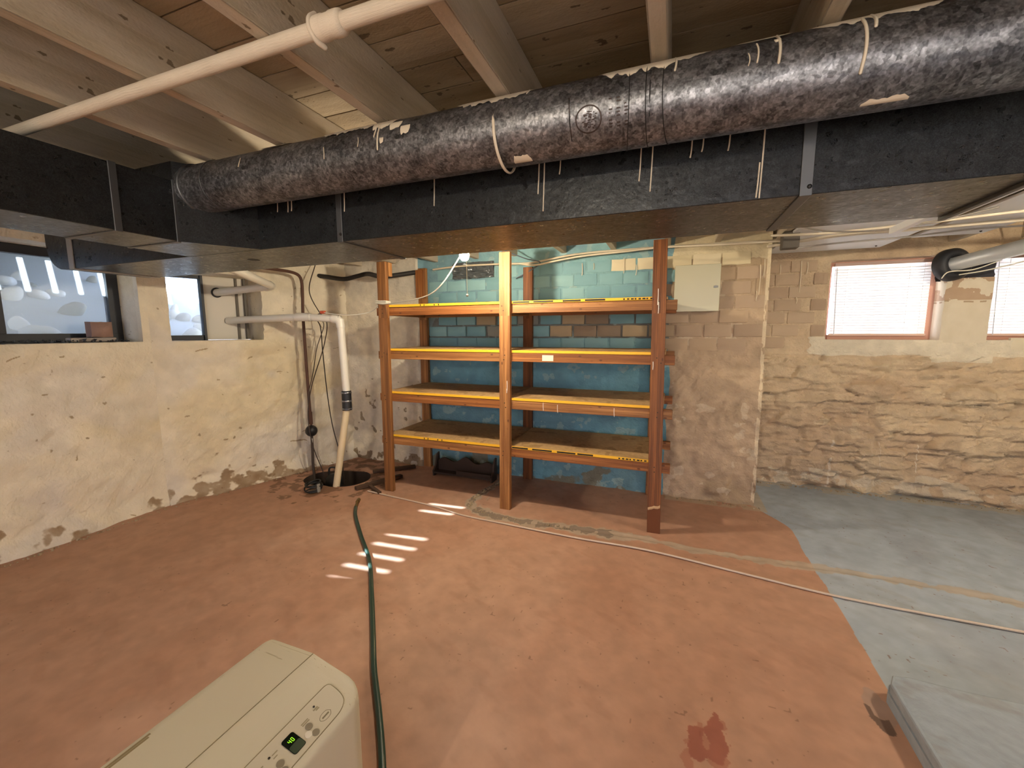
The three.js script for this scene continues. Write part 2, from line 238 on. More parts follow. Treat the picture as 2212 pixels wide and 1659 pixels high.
{
  const w = struct('wall_right'), x0 = 0.5, len = 3.9;
  const paint = tex(2048, 1024, (u, v, o) => {
    const x = x0 + u * len, y = -0.6 + v * (H + 0.6), f = fbm(x * 16, y * 16, 3, 131), n = fbm(x * 1.7, y * 2.2, 4, 132);
    mix3(o, hex(0xc8b394), hex(0xb9a184), sm(0.4, 0.65, n));
    if (fbm(x * 8, y * 10, 4, 133) > 0.7) mix3(o, o.slice(), hex(0xcdbb9b), 0.5);
    if (y < 0.1 + 0.1 * vn(x * 5, 1, 134) && fbm(x * 12, y * 12, 4, 135) > 0.5) mix3(o, o.slice(), hex(0xc9bda6), 0.7);
    const streak = Math.abs(vn(x * 5, 3, 136) - 0.5); if (y < 0.45 && streak < 0.012 && vn(x * 7, y * 6, 137) > 0.45) mix3(o, o.slice(), hex(0xd8cdb8), 0.8);
    if (creamBand(x, y)) mix3(o, hex(0xd8cfb9), hex(0xcfc4aa), n);
    for (let c = 0; c < 3; c++) o[c] *= 0.92 + 0.14 * f;
  });
  part('masonry', wallGeo({ O: [x0, 0, -4.34], dir: [1, 0, 0], len, y0: -0.6, y1: H, depth: 0.25, step: 0.0125, holes: [[1.235 - x0, 2.98 - x0, 1.32, 1.985]], disp: (s, y) => creamBand(x0 + s, y) && y > 1.2 ? 0.004 * (fbm(s * 12, y * 12, 3, 140) - 0.5) : rightDisp(x0 + s, y) }), M(0xffffff, 0.85, { map: paint, bumpMap: bumpOf(9, 7), bumpScale: 0.014 }), w);
  const bb = { bumpMap: bumpOf(0.25, 0.125), bumpScale: 0.0025 }, tans = [0xb09a80, 0xa99279, 0xb5a086].map((c) => M(c, 0.82, bb)), creams = [0xd6cbb0, 0xcfc2a4].map((c) => M(c, 0.8, bb));
  const r = rng(9);
  for (let row = 0; row < 7; row++) for (let k = 0; k < 14; k++) {
    const y = 1.29 + row * 0.11, x = 0.62 + k * 0.211 + (row % 2 ? 0.105 : 0) + 0.01 * (r() - 0.5), q = r(), left = x - BRICK_W / 2, right = x + BRICK_W / 2;
    const m = row === 0 && x > 2.3 ? creams[Math.floor(q * 2)] : tans[Math.floor(q * 3)], shp = brickShapes[Math.floor(r() * 6)];
    if (row === 0 ? !(right < 1.13 || left > 2.36) : (right > 1.225 && left < 2.99)) continue;
    const b = part('brick', shp, m, w); b.position.set(x, y, -4.351 + 0.004 * r()); b.rotation.set(0.02 * (r() - 0.5), 0.02 * (r() - 0.5), 0.012 * (r() - 0.5));
  }
  for (const [x, y, l] of [[1.015, 1.86, 0.26], [1.06, 1.93, 0.1], [1.0, 1.66, 0.05], [0.86, 1.93, 0.08]]) part('paint_drip', tube([[x, y + l / 2, -4.334], [x + 0.003, y, -4.332], [x, y - l / 2, -4.334]], 0.0035, 6, 10), M(0xdccfb4, 0.6), w, 'dried cream paint run');
  for (const [x, y, l] of [[0.6, 1.78, 0.22], [0.625, 1.87, 0.12], [0.585, 1.66, 0.07], [-0.3, 1.9, 0.08], [-0.75, 1.93, 0.1], [-0.4, 1.94, 0.12], [-0.65, 1.95, 0.05]]) part('paint_drip', tube([[x, y + l / 2, -3.672], [x + 0.003, y, -3.67], [x, y - l / 2, -3.672]], 0.003, 6, 10), M(0xdccfb4, 0.6), w, 'dried cream paint run');
  // half bricks beside the first window
  for (const [x, y, sx] of [[1.175, 1.4, 0.5], [1.165, 1.62, 0.55], [1.17, 1.84, 0.5]]) { const b = part('brick', brickShapes[2], tans[1], w); b.position.set(x, y, -4.348); b.scale.x = sx; }
  // masonry post between the windows
  const postTex = tex(512, 512, (u, v, o) => { const n = fbm(u * 5, v * 7, 4, 151); mix3(o, hex(0xd6ccb6), hex(0xcabfa6), n); if (v > 0.66 && fbm(u * 5, v * 9, 4, 152) > 0.52) mix3(o, hex(0xb49b80), hex(0xa78d73), n); if (Math.abs(v - 0.63 - 0.03 * fbm(u * 3, 2, 2, 9)) < 0.012 && vn(u * 6, 2, 8) > 0.3) mix3(o, o.slice(), hex(0x9b8468), 0.8); });
  part('masonry_post', wallGeo({ O: [2.0, 0, -4.34], dir: [1, 0, 0], len: 0.275, y0: 1.3, y1: 1.8, depth: 0.2, step: 0.02, disp: (s, y) => 0.012 * (fbm(s * 12, y * 12, 3, 155) - 0.4) - 0.03 * (1 - sm(0.0, 0.02, s)) * fbm(y * 8, 3, 2, 5) }), M(0xffffff, 0.85, { map: postTex }), w);
}
// walls the photograph does not show: close the room
{
  const m = M(0xb5a48c, 0.85);
  const a = struct('wall_east'); part('masonry', box2(4.2, 4.5, -0.6, H, -4.7, 3.4, 0), m, a);
  const b = struct('wall_front');
  part('masonry', [box2(-4.2, -1.21, -0.6, H, 3.2, 3.5, 0), box2(-1.21, 2.8, -0.6, 0.05, 3.2, 3.5, 0), box2(-1.21, 2.8, 2.05, H, 3.2, 3.5, 0), box2(2.8, 4.5, -0.6, H, 3.2, 3.5, 0)], m, b);
}

// ------------------------------------------------------------------ floor
const seg = (p, a, b) => { const dx = b[0] - a[0], dz = b[1] - a[1], t = Math.max(0, Math.min(1, ((p[0] - a[0]) * dx + (p[1] - a[1]) * dz) / (dx * dx + dz * dz))); return Math.hypot(p[0] - a[0] - t * dx, p[1] - a[1] - t * dz); };
const CRACK = [[-1.43, -3.5], [-1.49, -3.25], [-1.506, -3.0], [-1.45, -2.85], [-1.236, -2.785], [-0.934, -2.765], [-0.595, -2.79], [-0.094, -2.82], [0.192, -2.77], [0.583, -2.785], [0.943, -2.814], [1.367, -2.814], [1.749, -2.79], [2.4, -2.8], [3.2, -2.9]];
const crackD = (x, z) => { let d = 9; if (z < -3.7 || z > -2.55 || x < -1.8) return d; for (let i = 1; i < CRACK.length; i++) d = Math.min(d, seg([x, z], CRACK[i - 1], CRACK[i])); return d; };
const PIT = [-2.96, -3.02];
const pitR = (x, z) => { const a = Math.atan2(z - PIT[1], x - PIT[0]); return 0.27 + 0.09 * Math.cos(a * 2 + 0.6) * 0.6 + 0.05 * (vn(a * 2 + 8, 1, 161) - 0.5); };
{
  const f = struct('floor'), x0 = -3.95, x1 = 4.4, z0 = -4.6, z1 = 3.4;
  const red = [0xb38a72, 0xa87d65, 0xba947d].map(hex), gr = [0xa1adb9, 0x97a1ac, 0xacb5bd].map(hex);
  const paint = tex(2048, 2000, (u, v, o) => {
    const x = x0 + u * (x1 - x0), z = z1 + v * (z0 - z1), n = fbm(x * 1.4, z * 1.4, 4, 171), f2 = fbm(x * 18, z * 18, 3, 172), n2 = fbm(x * 4 + 5, z * 1.8, 4, 173);
    const edge = 0.845 + 0.025 * (fbm(z * 4, 1, 3, 174) - 0.5) + (z < -3.3 ? -0.18 * sm(-3.3, -3.75, z) : 0), isRed = x < edge;
    if (isRed) { mix3(o, red[0], red[1], 0.6 * sm(0.35, 0.75, n2)); mix3(o, o.slice(), red[2], 0.8 * sm(0.5, 0.68, n)); } else { mix3(o, gr[0], gr[1], sm(0.4, 0.65, n2)); mix3(o, o.slice(), gr[2], 0.8 * sm(0.5, 0.68, n)); }
    const smear = fbm(x * 6 + z * 5, z * 16 - x * 8, 4, 175); if (smear > 0.55) mix3(o, o.slice(), isRed ? hex(0x9c715a) : hex(0x8f8e8c), 0.25 * sm(0.55, 0.8, smear));
    const speck = vn(x * 60, z * 60, 176); if (speck > 0.955 && vn(x * 3, z * 3, 177) > 0.45) mix3(o, o.slice(), hex(0x6c4c3a), 0.5);
    const st = Math.min(Math.hypot((x - 0.135) / 0.035, (z + 1.4) / 0.085), Math.hypot((x - 0.2) / 0.04, (z + 1.43) / 0.11)) + 1.3 * (fbm(x * 24, z * 24, 4, 178) - 0.5); if (st < 0.85) mix3(o, o.slice(), hex(0x8c4a3a), 0.75); else if (st < 1.3 && fbm(x * 20, z * 20, 3, 179) > 0.6) mix3(o, o.slice(), hex(0x9a5e4a), 0.6);
    const d1 = Math.hypot((x - 0.775) / 0.045, (z + 1.78) / 0.12) + 0.8 * (fbm(x * 14, z * 14, 3, 180) - 0.5); if (d1 < 0.9) mix3(o, o.slice(), d1 > 0.5 && z > -1.8 + 0.1 * (f2 - 0.5) && x < 0.79 ? hex(0x5a463a) : hex(0xa08678), 0.8);
    const c = crackD(x, z) + 0.06 * (fbm(x * 20, z * 20, 4, 186) - 0.5), cw = 0.06 * (0.3 + fbm(x * 5, z * 5, 3, 181)) * (x < -0.2 && x > -1.4 ? 1.5 : 1);
    if (c < cw) mix3(o, o.slice(), x < -0.3 && c < cw * 0.6 && f2 > 0.45 ? hex(0x787065) : hex(0xb0a290), 0.8 * sm(cw, cw * 0.75, c + 0.02 * (f2 - 0.5)));
    if (z < -4.2 && fbm(x * 8, z * 8, 3, 182) > 0.45) mix3(o, o.slice(), hex(0xb6ab97), 0.6);
    if (z < -3.58 && x > 0 && x < 0.75 && fbm(x * 9, z * 9, 3, 183) > 0.4) mix3(o, o.slice(), hex(0xb5a48c), 0.7);
    const pd = Math.hypot(x - PIT[0], z - PIT[1]); const ps = fbm(x * 14, z * 14, 4, 184) - 0.28 - pd * 0.45; if (pd < 0.62 && ps > 0) mix3(o, o.slice(), hex(0x654732), 0.7 * sm(0, 0.1, ps));
    for (let k = 0; k < 3; k++) o[k] *= 0.93 + 0.13 * f2;
  });
  const y = (x, z) => {
    const c = crackD(x, z), cw = 0.075 * (x < -0.2 && x > -1.5 ? 1 : 0.7);
    return 0.006 * (fbm(x * 1.6, z * 1.6, 3, 191) - 0.5) + (c < cw ? 0.011 * (fbm(x * 26, z * 26, 3, 192) - 0.25) * sm(cw, cw * 0.4, c) - 0.012 * sm(0.014, 0.0, c + 0.012 * (fbm(x * 8, z * 8, 2, 193) - 0.5)) : 0);
  };
  const grid = (xa, xb, za, zb, st) => sheet(Math.round((xb - xa) / st), Math.round((zb - za) / st), (u, v) => {
    let x = xa + u * (xb - xa), z = zb + v * (za - zb); const d = Math.hypot(x - PIT[0], z - PIT[1]), r = pitR(x, z);
    if (Math.abs(d - r) < st * 0.8) { x = PIT[0] + (x - PIT[0]) * r / d; z = PIT[1] + (z - PIT[1]) * r / d; }
    return [x, y(x, z), z];
  }, (u, v) => Math.hypot(xa + u * (xb - xa) - PIT[0], zb + v * (za - zb) - PIT[1]) > pitR(xa + u * (xb - xa), zb + v * (za - zb)));
  const g = merge([grid(x0, x1, -2.4, z1, 0.05), grid(x0, x1, z0, -2.4, 0.018)]), p = g.attributes.position, uv = g.attributes.uv;
  for (let i = 0; i < p.count; i++) uv.setXY(i, (p.getX(i) - x0) / (x1 - x0), (p.getZ(i) - z1) / (z0 - z1));
  part('painted_concrete', g, M(0xffffff, 0.62, { map: paint, bumpMap: bumpOf(12, 12), bumpScale: 0.0015 }), f);
  const pw = sheet(40, 6, (u, v) => { const a = -u * Math.PI * 2, r = pitR(PIT[0] + Math.cos(a), PIT[1] + Math.sin(a)); return [PIT[0] + Math.cos(a) * r * (1 - 0.1 * v), 0.003 - 0.5 * v, PIT[1] + Math.sin(a) * r * (1 - 0.1 * v)]; });
  part('sump_pit', [pw, new THREE.CircleGeometry(0.34, 24).rotateX(-Math.PI / 2).translate(PIT[0], -0.49, PIT[1])], M(0x3a2e25, 0.9), f);
  part('footing', box2(x0, x1, -0.9, -0.55, z0, z1, 0), M(0x777777, 0.9), f);
}

// ------------------------------------------------------------------ ceiling: subfloor boards on joists
const whitewash = tex(1024, 256, (u, v, o) => { const n = fbm(u * 6, v * 3, 4, 201), g = fbm(u * 5, v * 40, 3, 202); mix3(o, hex(0xbcae98), hex(0xa6967c), sm(0.4, 0.7, n)); if (fbm(u * 40, v * 9, 4, 203) > 0.79) mix3(o, o.slice(), hex(0x5a4a36), 0.7); for (let c = 0; c < 3; c++) o[c] *= 0.94 + 0.1 * g; });
const joistWash = tex(1024, 256, (u, v, o) => { const n = fbm(u * 6, v * 3, 4, 211), g = fbm(u * 5, v * 40, 3, 212); mix3(o, hex(0xdacfbd), hex(0xc9bca5), sm(0.4, 0.7, n)); if (fbm(u * 40, v * 9, 4, 213) > 0.8) mix3(o, o.slice(), hex(0x6a5942), 0.7); for (let c = 0; c < 3; c++) o[c] *= 0.94 + 0.1 * g; }, { rx: 0.5, ry: 3.2 });
const woodPaint = [0, 1, 2].map((k) => { const t = whitewash.clone(); t.repeat.set(0.5, 3.2); t.offset.set(k * 0.37, k * 0.3); t.needsUpdate = true; return M([0xe6dccd, 0xd8cbb8, 0xcfc2af][k], 0.75, { map: t, bumpMap: bumpOf(3, 6), bumpScale: 0.0015 }); });
const joistPaint = woodPaint.map((m) => { const q = m.clone(); q.color.setRGB(0.76, 0.73, 0.68); q.map = joistWash; return q; });
{
  const c = struct('ceiling'), r = rng(21);
  let z = -4.62;
  while (z < 3.3) {
    const w = 0.125 + 0.03 * r(), split = -0.9 + 1.9 * r();
    const pieces = z < -0.2 ? [[-3.9, split], [split, 4.3]] : [[-3.9, 4.3]];
    for (const [a, b] of pieces) part('subfloor_board', box2(a + 0.0015, b - 0.0015, 2.262 + 0.003 * r(), 2.286, z + 0.0015 + 0.002 * r(), z + w - 0.0015, 0.0015), woodPaint[Math.floor(r() * 3)], c);
    z += w;
  }
  part('deck_above', box2(-4.3, 4.6, 2.29, 2.42, -4.75, 3.6, 0), M(0x2a2119, 0.9), c);
  const JX = [-3.5, -3.08, -2.66, -2.21, -1.765, -1.375, -0.918, -0.49, -0.06, 0.3, 0.72, 1.14, 1.56, 2.0, 2.42, 2.84, 3.26, 3.7];
  for (const x of JX) part('joist', box2(x - 0.023 + 0.004 * r(), x + 0.023, 2.08 + 0.004 * r(), 2.263, x > 0.66 ? -4.5 : -3.85, 3.3, 0.004), joistPaint[Math.floor(r() * 3)], c);
  part('crosspiece', box2(-1.352, -0.941, 2.08, 2.098, -2.45, -2.35, 0.002), woodPaint[0], c);
}

// ------------------------------------------------------------------ windows
const darkFrame = M(0x2e3136, 0.55), dustyGlass = P(0xdce9f5, 0.36, { transmission: 1, thickness: 0, ior: 1.45 }), clearGlass = P(0xffffff, 0.05, { transmission: 1, thickness: 0, ior: 1.5 });
{
  const w = struct('window_1'), x = -4.07;          // left wall, wide window seen at the photograph's left edge
  part('window_frame', [box2(x - 0.03, x + 0.03, 1.33, 1.395, -2.0, -0.35), box2(x - 0.03, x + 0.03, 1.92, 1.98, -2.0, -0.35), box2(x - 0.03, x + 0.03, 1.395, 1.92, -2.0, -1.93), box2(x - 0.03, x + 0.03, 1.395, 1.92, -0.41, -0.35)], darkFrame, w);
  for (const z of [-1.36, -0.78]) part('window_mullion', box2(x - 0.022, x + 0.022, 1.395, 1.92, z - 0.022, z + 0.022), darkFrame, w);
  for (const [a, b] of [[-1.93, -1.382], [-1.338, -0.802], [-0.758, -0.41]]) part('window_pane', box2(x - 0.0005, x + 0.0005, 1.395, 1.92, a, b, 0), dustyGlass, w);
}
{
  const w = struct('window_2'); w.position.set(-3.8, 0, -2.05); w.rotation.y = Math.atan2(0.953, 0.304);   // local x runs along the wall, -z outwards
  const d = -0.3, white = M(0xd9d3c4, 0.7);
  part('window_frame', [box2(0.13, 0.44, 1.33, 1.375, d - 0.03, d + 0.03), box2(0.13, 0.44, 1.87, 1.9, d - 0.03, d + 0.03), box2(0.425, 0.445, 1.33, 1.9, d - 0.03, d + 0.05), box2(0.13, 0.16, 1.33, 1.9, d - 0.03, d + 0.03)], darkFrame, w);
  part('window_pane', box2(0.16, 0.425, 1.375, 1.87, d - 0.0005, d + 0.0005, 0), dustyGlass, w);
  part('filler_panel', box2(0.447, 0.835, 1.335, 1.9, d - 0.01, d + 0.012), white, w, 'white board closing the right half of the window');
  part('window_trim', [box2(0.7, 0.72, 1.335, 1.9, d + 0.012, d + 0.03), box2(0.765, 0.785, 1.335, 1.9, d + 0.012, d + 0.05)], M(0x6d675c, 0.8), w);
}
const pinkWood = M(0xb98a74, 0.6, { bumpMap: bumpOf(4, 8), bumpScale: 0.001 });
function rightWindow(name, xa, xb) {
  const w = struct(name), z = -4.52;
  part('window_frame', [box2(xa - 0.05, xa, 1.32, 1.99, z - 0.04, z + 0.03), box2(xb, xb + 0.05, 1.32, 1.99, z - 0.04, z + 0.03), box2(xa, xb, 1.95, 1.99, z - 0.04, z + 0.03), box2(xa, xb, 1.315, 1.36, z - 0.04, z + 0.05)], pinkWood, w);
  const m = (xa + xb) / 2 - 0.02;
  part('window_mullion', box2(m - 0.018, m + 0.018, 1.36, 1.95, z - 0.03, z - 0.005), M(0xe8e6e0, 0.5), w);
  for (const [a, b] of [[xa, m - 0.018], [m + 0.018, xb]]) part('window_pane', box2(a, b, 1.36, 1.95, z - 0.0155, z - 0.0145, 0), clearGlass, w);
}
rightWindow('window_3', 1.285, 1.955); rightWindow('window_4', 2.32, 2.93);
{
  const w = struct('door_1');                         // glazed garden doors behind the camera
  for (const [a, b] of [[-1.2, 0.12], [0.14, 1.46], [1.48, 2.8]]) {
    part('door_frame', [box2(a, a + 0.07, 0.05, 2.05, 3.3, 3.36), box2(b - 0.07, b, 0.05, 2.05, 3.3, 3.36), box2(a + 0.07, b - 0.07, 1.97, 2.05, 3.3, 3.36), box2(a + 0.07, b - 0.07, 0.05, 0.17, 3.3, 3.36)], darkFrame, w);
    part('door_pane', box2(a + 0.07, b - 0.07, 0.17, 1.97, 3.329, 3.331, 0), clearGlass, w);
  }
}
// blinds
const slatMat = P(0xf4f4f2, 0.85, { transmission: 0.2, thickness: 0 });
function blind(xa, xb, label) {
  const t = thing('window_blind', label, 'blind', [0, 0, -4.455]);
  const white = M(0xece9e2, 0.5);
  part('headrail', box2(xa, xb, 1.945, 1.972, -0.016, 0.016), M(0xb79c90, 0.6), t);
  const sg = sheet(4, 2, (u, v) => { const a = (v - 0.5), cz = a * 0.007, cy = a * 0.0305; return [xa + 0.004 + u * (xb - xa - 0.008), cy + 0.0012 * Math.cos(a * Math.PI), -cz]; });
  const n = 25, y0 = 1.372, y1 = 1.936;
  for (let i = 0; i < n; i++) { const s = part('slat', sg, slatMat, t); s.position.y = y0 + (y1 - y0) * (i + 0.5) / n; }
  part('bottom_rail', box2(xa, xb, 1.352, 1.37, -0.011, 0.011), M(0xd9b9a4, 0.5), t);
  for (const q of [0.14, 0.78, 0.92]) part('ladder_cord', rod([xa + (xb - xa) * q, 1.37, 0.011], [xa + (xb - xa) * q, 1.95, 0.011], 0.0011, 0.0011, 6), white, t);
  part('tilt_wand', rod([xa + 0.015, 1.93, 0.018], [xa + 0.03, 1.36, 0.026], 0.003, 0.003, 8), M(0xcfd4d6, 0.3), t);
}
blind(1.29, 1.95, 'white horizontal slat blind closed over the left of the two windows above the rubble wall');
blind(2.325, 2.925, 'white horizontal slat blind on the window right of the masonry post, partly cut off');

// ------------------------------------------------------------------ outside
const rockGeo = (k, r) => { const g = mergeVertices(new THREE.IcosahedronGeometry(r, 2).deleteAttribute('uv').deleteAttribute('normal')), p = g.attributes.position; for (let i = 0; i < p.count; i++) { const x = p.getX(i), y = p.getY(i), z = p.getZ(i), f = 0.75 + 0.5 * fbm(x / r * 1.3 + k * 7, y / r * 1.3 + z / r * 1.7, 3, k); p.setXYZ(i, x * f * 1.2, y * f * 0.75, z * f); } g.computeVertexNormals(); return g; };
{
  const e = struct('ground_outside');
  part('bank', [sheet(60, 24, (u, v) => { const z = 1 - 6 * u, x = -4.2 - 3.4 * v; return [x, 1.22 + 1.13 * v * (1 + 0.05 * fbm(z * 2, x * 2, 3, 211)), z]; }), sheet(30, 12, (u, v) => [-8 + 18 * u, 1.15 + 0.03 * fbm(u * 9, v * 6, 3, 212), -4.72 - 8 * v])], M(0xc6cac8, 0.95), e);
  part('lawn', [box2(-40, -7.5, 0.9, 1.5, -40, 40, 0), box2(-7.5, 40, 0.6, 1.1, -40, -12.6, 0), box2(9, 40, 0.6, 1.1, -12.6, 40, 0), box2(-7.5, 9, -0.3, 0.0, 3.55, 40, 0)], M(0xa39d92, 0.95), e);
  const r = rng(33), rm = [0xe2ddd0, 0xa9a596, 0xf0ebe0].map((c) => M(c, 0.9)), shapes = [1, 2, 3, 4].map((k) => rockGeo(k, 0.06));
  for (let i = 0; i < 70; i++) { const z = -0.4 - 2.9 * r(), q = r(), x = -4.4 - 2.2 * q, m = part('stone', shapes[i % 4], rm[Math.floor(r() * 3)], e); m.position.set(x, 1.25 + 1.13 * (-x - 4.2) / 3.4, z); m.rotation.set(r(), r() * 6, r()); m.scale.setScalar(0.5 + 1.1 * r()); }
}
{
  // a slatted timber porch over the left windows; the sun reaches the basement floor through the gaps between its boards
  const t = thing('porch_deck', 'slatted timber porch outside, over the two windows of the left wall', 'deck', [-4.99, 2.45, 0]), m = M(0xb3a898, 0.9), gap = 0.03, pitch = 0.1365;
  for (let k = -9; k < 16; k++) { const z = -1.727 + 0.49 - pitch * (k + 0.5), lo = k >= -1 ? gap / 2 : 0.0005, hi = k >= 0 ? gap / 2 : k === -1 ? 0 : 0.0005, b = part('deck_board', box2(-3.2, 0.74, -0.03, 0, -pitch / 2 + lo, pitch / 2 - hi, 0.003), m, t); b.position.z = z; b.rotation.y = Math.atan2(0.08, 1); }
  part('landing', box2(-3.3, -0.16, 0.0, 0.03, -3.6, 1.0, 0.004), m, t); part('landing', box2(0.17, 0.74, 0.0, 0.03, -3.6, 1.0, 0.004), m, t);
}

// ------------------------------------------------------------------ sheet metal ducts
const galv = (amp, k) => tex(1024, 1024, (u, v, o) => { const wu = u * 64 + 1.2 * fbm(u * 60, v * 60, 2, k + 9, 60), wv = v * 64 + 1.2 * fbm(u * 60, v * 60, 2, k + 12, 60), w = worley(wu, wv, k), n = fbm(u * 12, v * 12, 4, k + 3, 12), f = fbm(u * 160, v * 160, 2, k + 6, 160); const g = 0.5 + amp * (0.22 * (w[1] - 0.5) + 0.3 * (n - 0.5)) + 0.26 * (f - 0.5); o[0] = g; o[1] = g * 1.005; o[2] = g * 1.02; });
const spangle = galv(1.0, 301), dull = galv(0.4, 331), spangleRough = grey(512, 512, (u, v) => 0.55 + 0.45 * (0.5 * (worley(u * 32 + fbm(u * 30, v * 30, 2, 4, 30), v * 32, 305)[1]) + 0.5 * fbm(u * 10, v * 10, 4, 306, 10)));
const cloneTex = (t, rx, ry, srgb = t.colorSpace) => { const q = t.clone(); q.repeat.set(rx, ry); q.colorSpace = srgb; q.needsUpdate = true; return q; };
const trunkMat = M(0x74787a, 0.42, { metalness: 0.6, map: cloneTex(dull, 4, 4), roughnessMap: cloneTex(spangleRough, 3, 3), bumpMap: bumpOf(2, 2), bumpScale: 0.0012 });
const roundMat = M(0xe8e8ea, 0.55, { metalness: 0.8, map: cloneTex(spangle, 1.5, 1.5), roughnessMap: cloneTex(spangleRough, 2.2, 2.2), bumpMap: bumpOf(3, 3), bumpScale: 0.0006 });
const dripMat = M(0xd8cbb4, 0.45), seamMat = M(0x6c6e70, 0.5, { metalness: 0.85 });
{
  const t = thing('rectangular_duct', 'grey galvanised rectangular trunk duct under the joists, turning along the left side', 'duct');
  const zf = -1.385, zb = -1.81, yb = 1.765, yt = 2.074;
  const round = [[-2.2, yt], [-2.2, yb]]; for (let i = 0; i <= 8; i++) { const a = i / 8 * Math.PI / 2; round.push([-3.3 - 0.15 * Math.sin(a), yb + 0.15 - 0.15 * Math.cos(a)]); } round.push([-3.45, yt]);
  part('duct_section', metreUV(extrudeZ(round.reverse(), zb, zf, 0.002)), trunkMat, t);
  for (const [a, b] of [[-2.198, -1.268], [-1.266, 0.319], [0.321, 0.805]]) part('duct_section', metreUV(extrudeZ([[a, yb], [b, yb], [b, yt], [a, yt]], zb, zf, 0.002)), trunkMat, t);
  part('mitred_elbow', metreUV(prism([[-1.874, -1.145], [-1.72, zf], [-1.72, zf - 0.01], [-2.2, zf - 0.01], [-2.2, -1.145]], yb - 0.001, 2.07)), trunkMat, t);
  part('branch_duct', box2(-2.2, -1.874, yb - 0.0005, 1.998, -1.144, 2.6, 0.003), trunkMat, t);
  for (const [x, w] of [[-1.267, 0.028], [0.32, 0.03], [-3.2, 0.05]]) part('seam_cleat', [box2(x - w / 2, x + w / 2, yb - 0.003, yt, zf, zf + 0.006, 0.002), box2(x - w / 2, x + w / 2, yb - 0.006, yb, zb, zf + 0.006, 0.002)], x < -3 ? M(0xa9a6a0, 0.6, { metalness: 0.6 }) : seamMat, t);
  part('seam_cleat', box2(-2.205, -1.87, yb - 0.004, 2.0, -1.155, -1.14, 0.002), seamMat, t);
  for (const z of [-0.95, -0.35]) part('seam_cleat', box2(-2.204, -1.87, yb - 0.004, 2.0, z - 0.012, z + 0.012, 0.002), seamMat, t);
  part('end_flange', [box2(0.795, 0.812, yb - 0.012, yt, zb - 0.012, zf + 0.004, 0.002)], seamMat, t);
  for (const [x, y] of [[0.327, 1.782], [-1.262, 1.79]]) part('screw_head', new THREE.SphereGeometry(0.006, 10, 6).translate(x, y, zf + 0.007), M(0x3a3a3a, 0.5, { metalness: 0.7 }), t);
  part('round_knockout', new THREE.CylinderGeometry(0.028, 0.028, 0.004, 20).translate(-1.99, yb - 0.001, -1.56), M(0x2f3032, 0.6, { metalness: 0.6 }), t);
  const drips = [[-0.828, 1.942, 1.856], [-0.432, 1.93, 1.852], [-0.414, 1.93, 1.796], [-0.111, 1.93, 1.853], [-0.078, 1.93, 1.819], [0.213, 1.945, 1.768], [0.205, 1.83, 1.77], [0.128, 1.93, 1.905], [-1.24, 1.925, 1.878], [-1.54, 1.93, 1.905], [-1.52, 1.93, 1.908], [-1.6, 1.93, 1.912], [-0.36, 1.93, 1.905], [0.03, 1.93, 1.9], [0.06, 1.93, 1.912]];
  for (const [x, a, b] of drips) part('paint_drip', tube([[x + 0.002, a + 0.03, zf + 0.001], [x, (a + b) / 2, zf + 0.001], [x - 0.002, b, zf + 0.001]], 0.0022, 6, 10), dripMat, t, 'dried cream paint run');
  part('paint_drip', tube([[-1.873, 1.995, -0.67], [-1.873, 1.95, -0.668], [-1.873, 1.9, -0.664]], 0.003, 6, 10), dripMat, t, 'dried cream paint run');
}
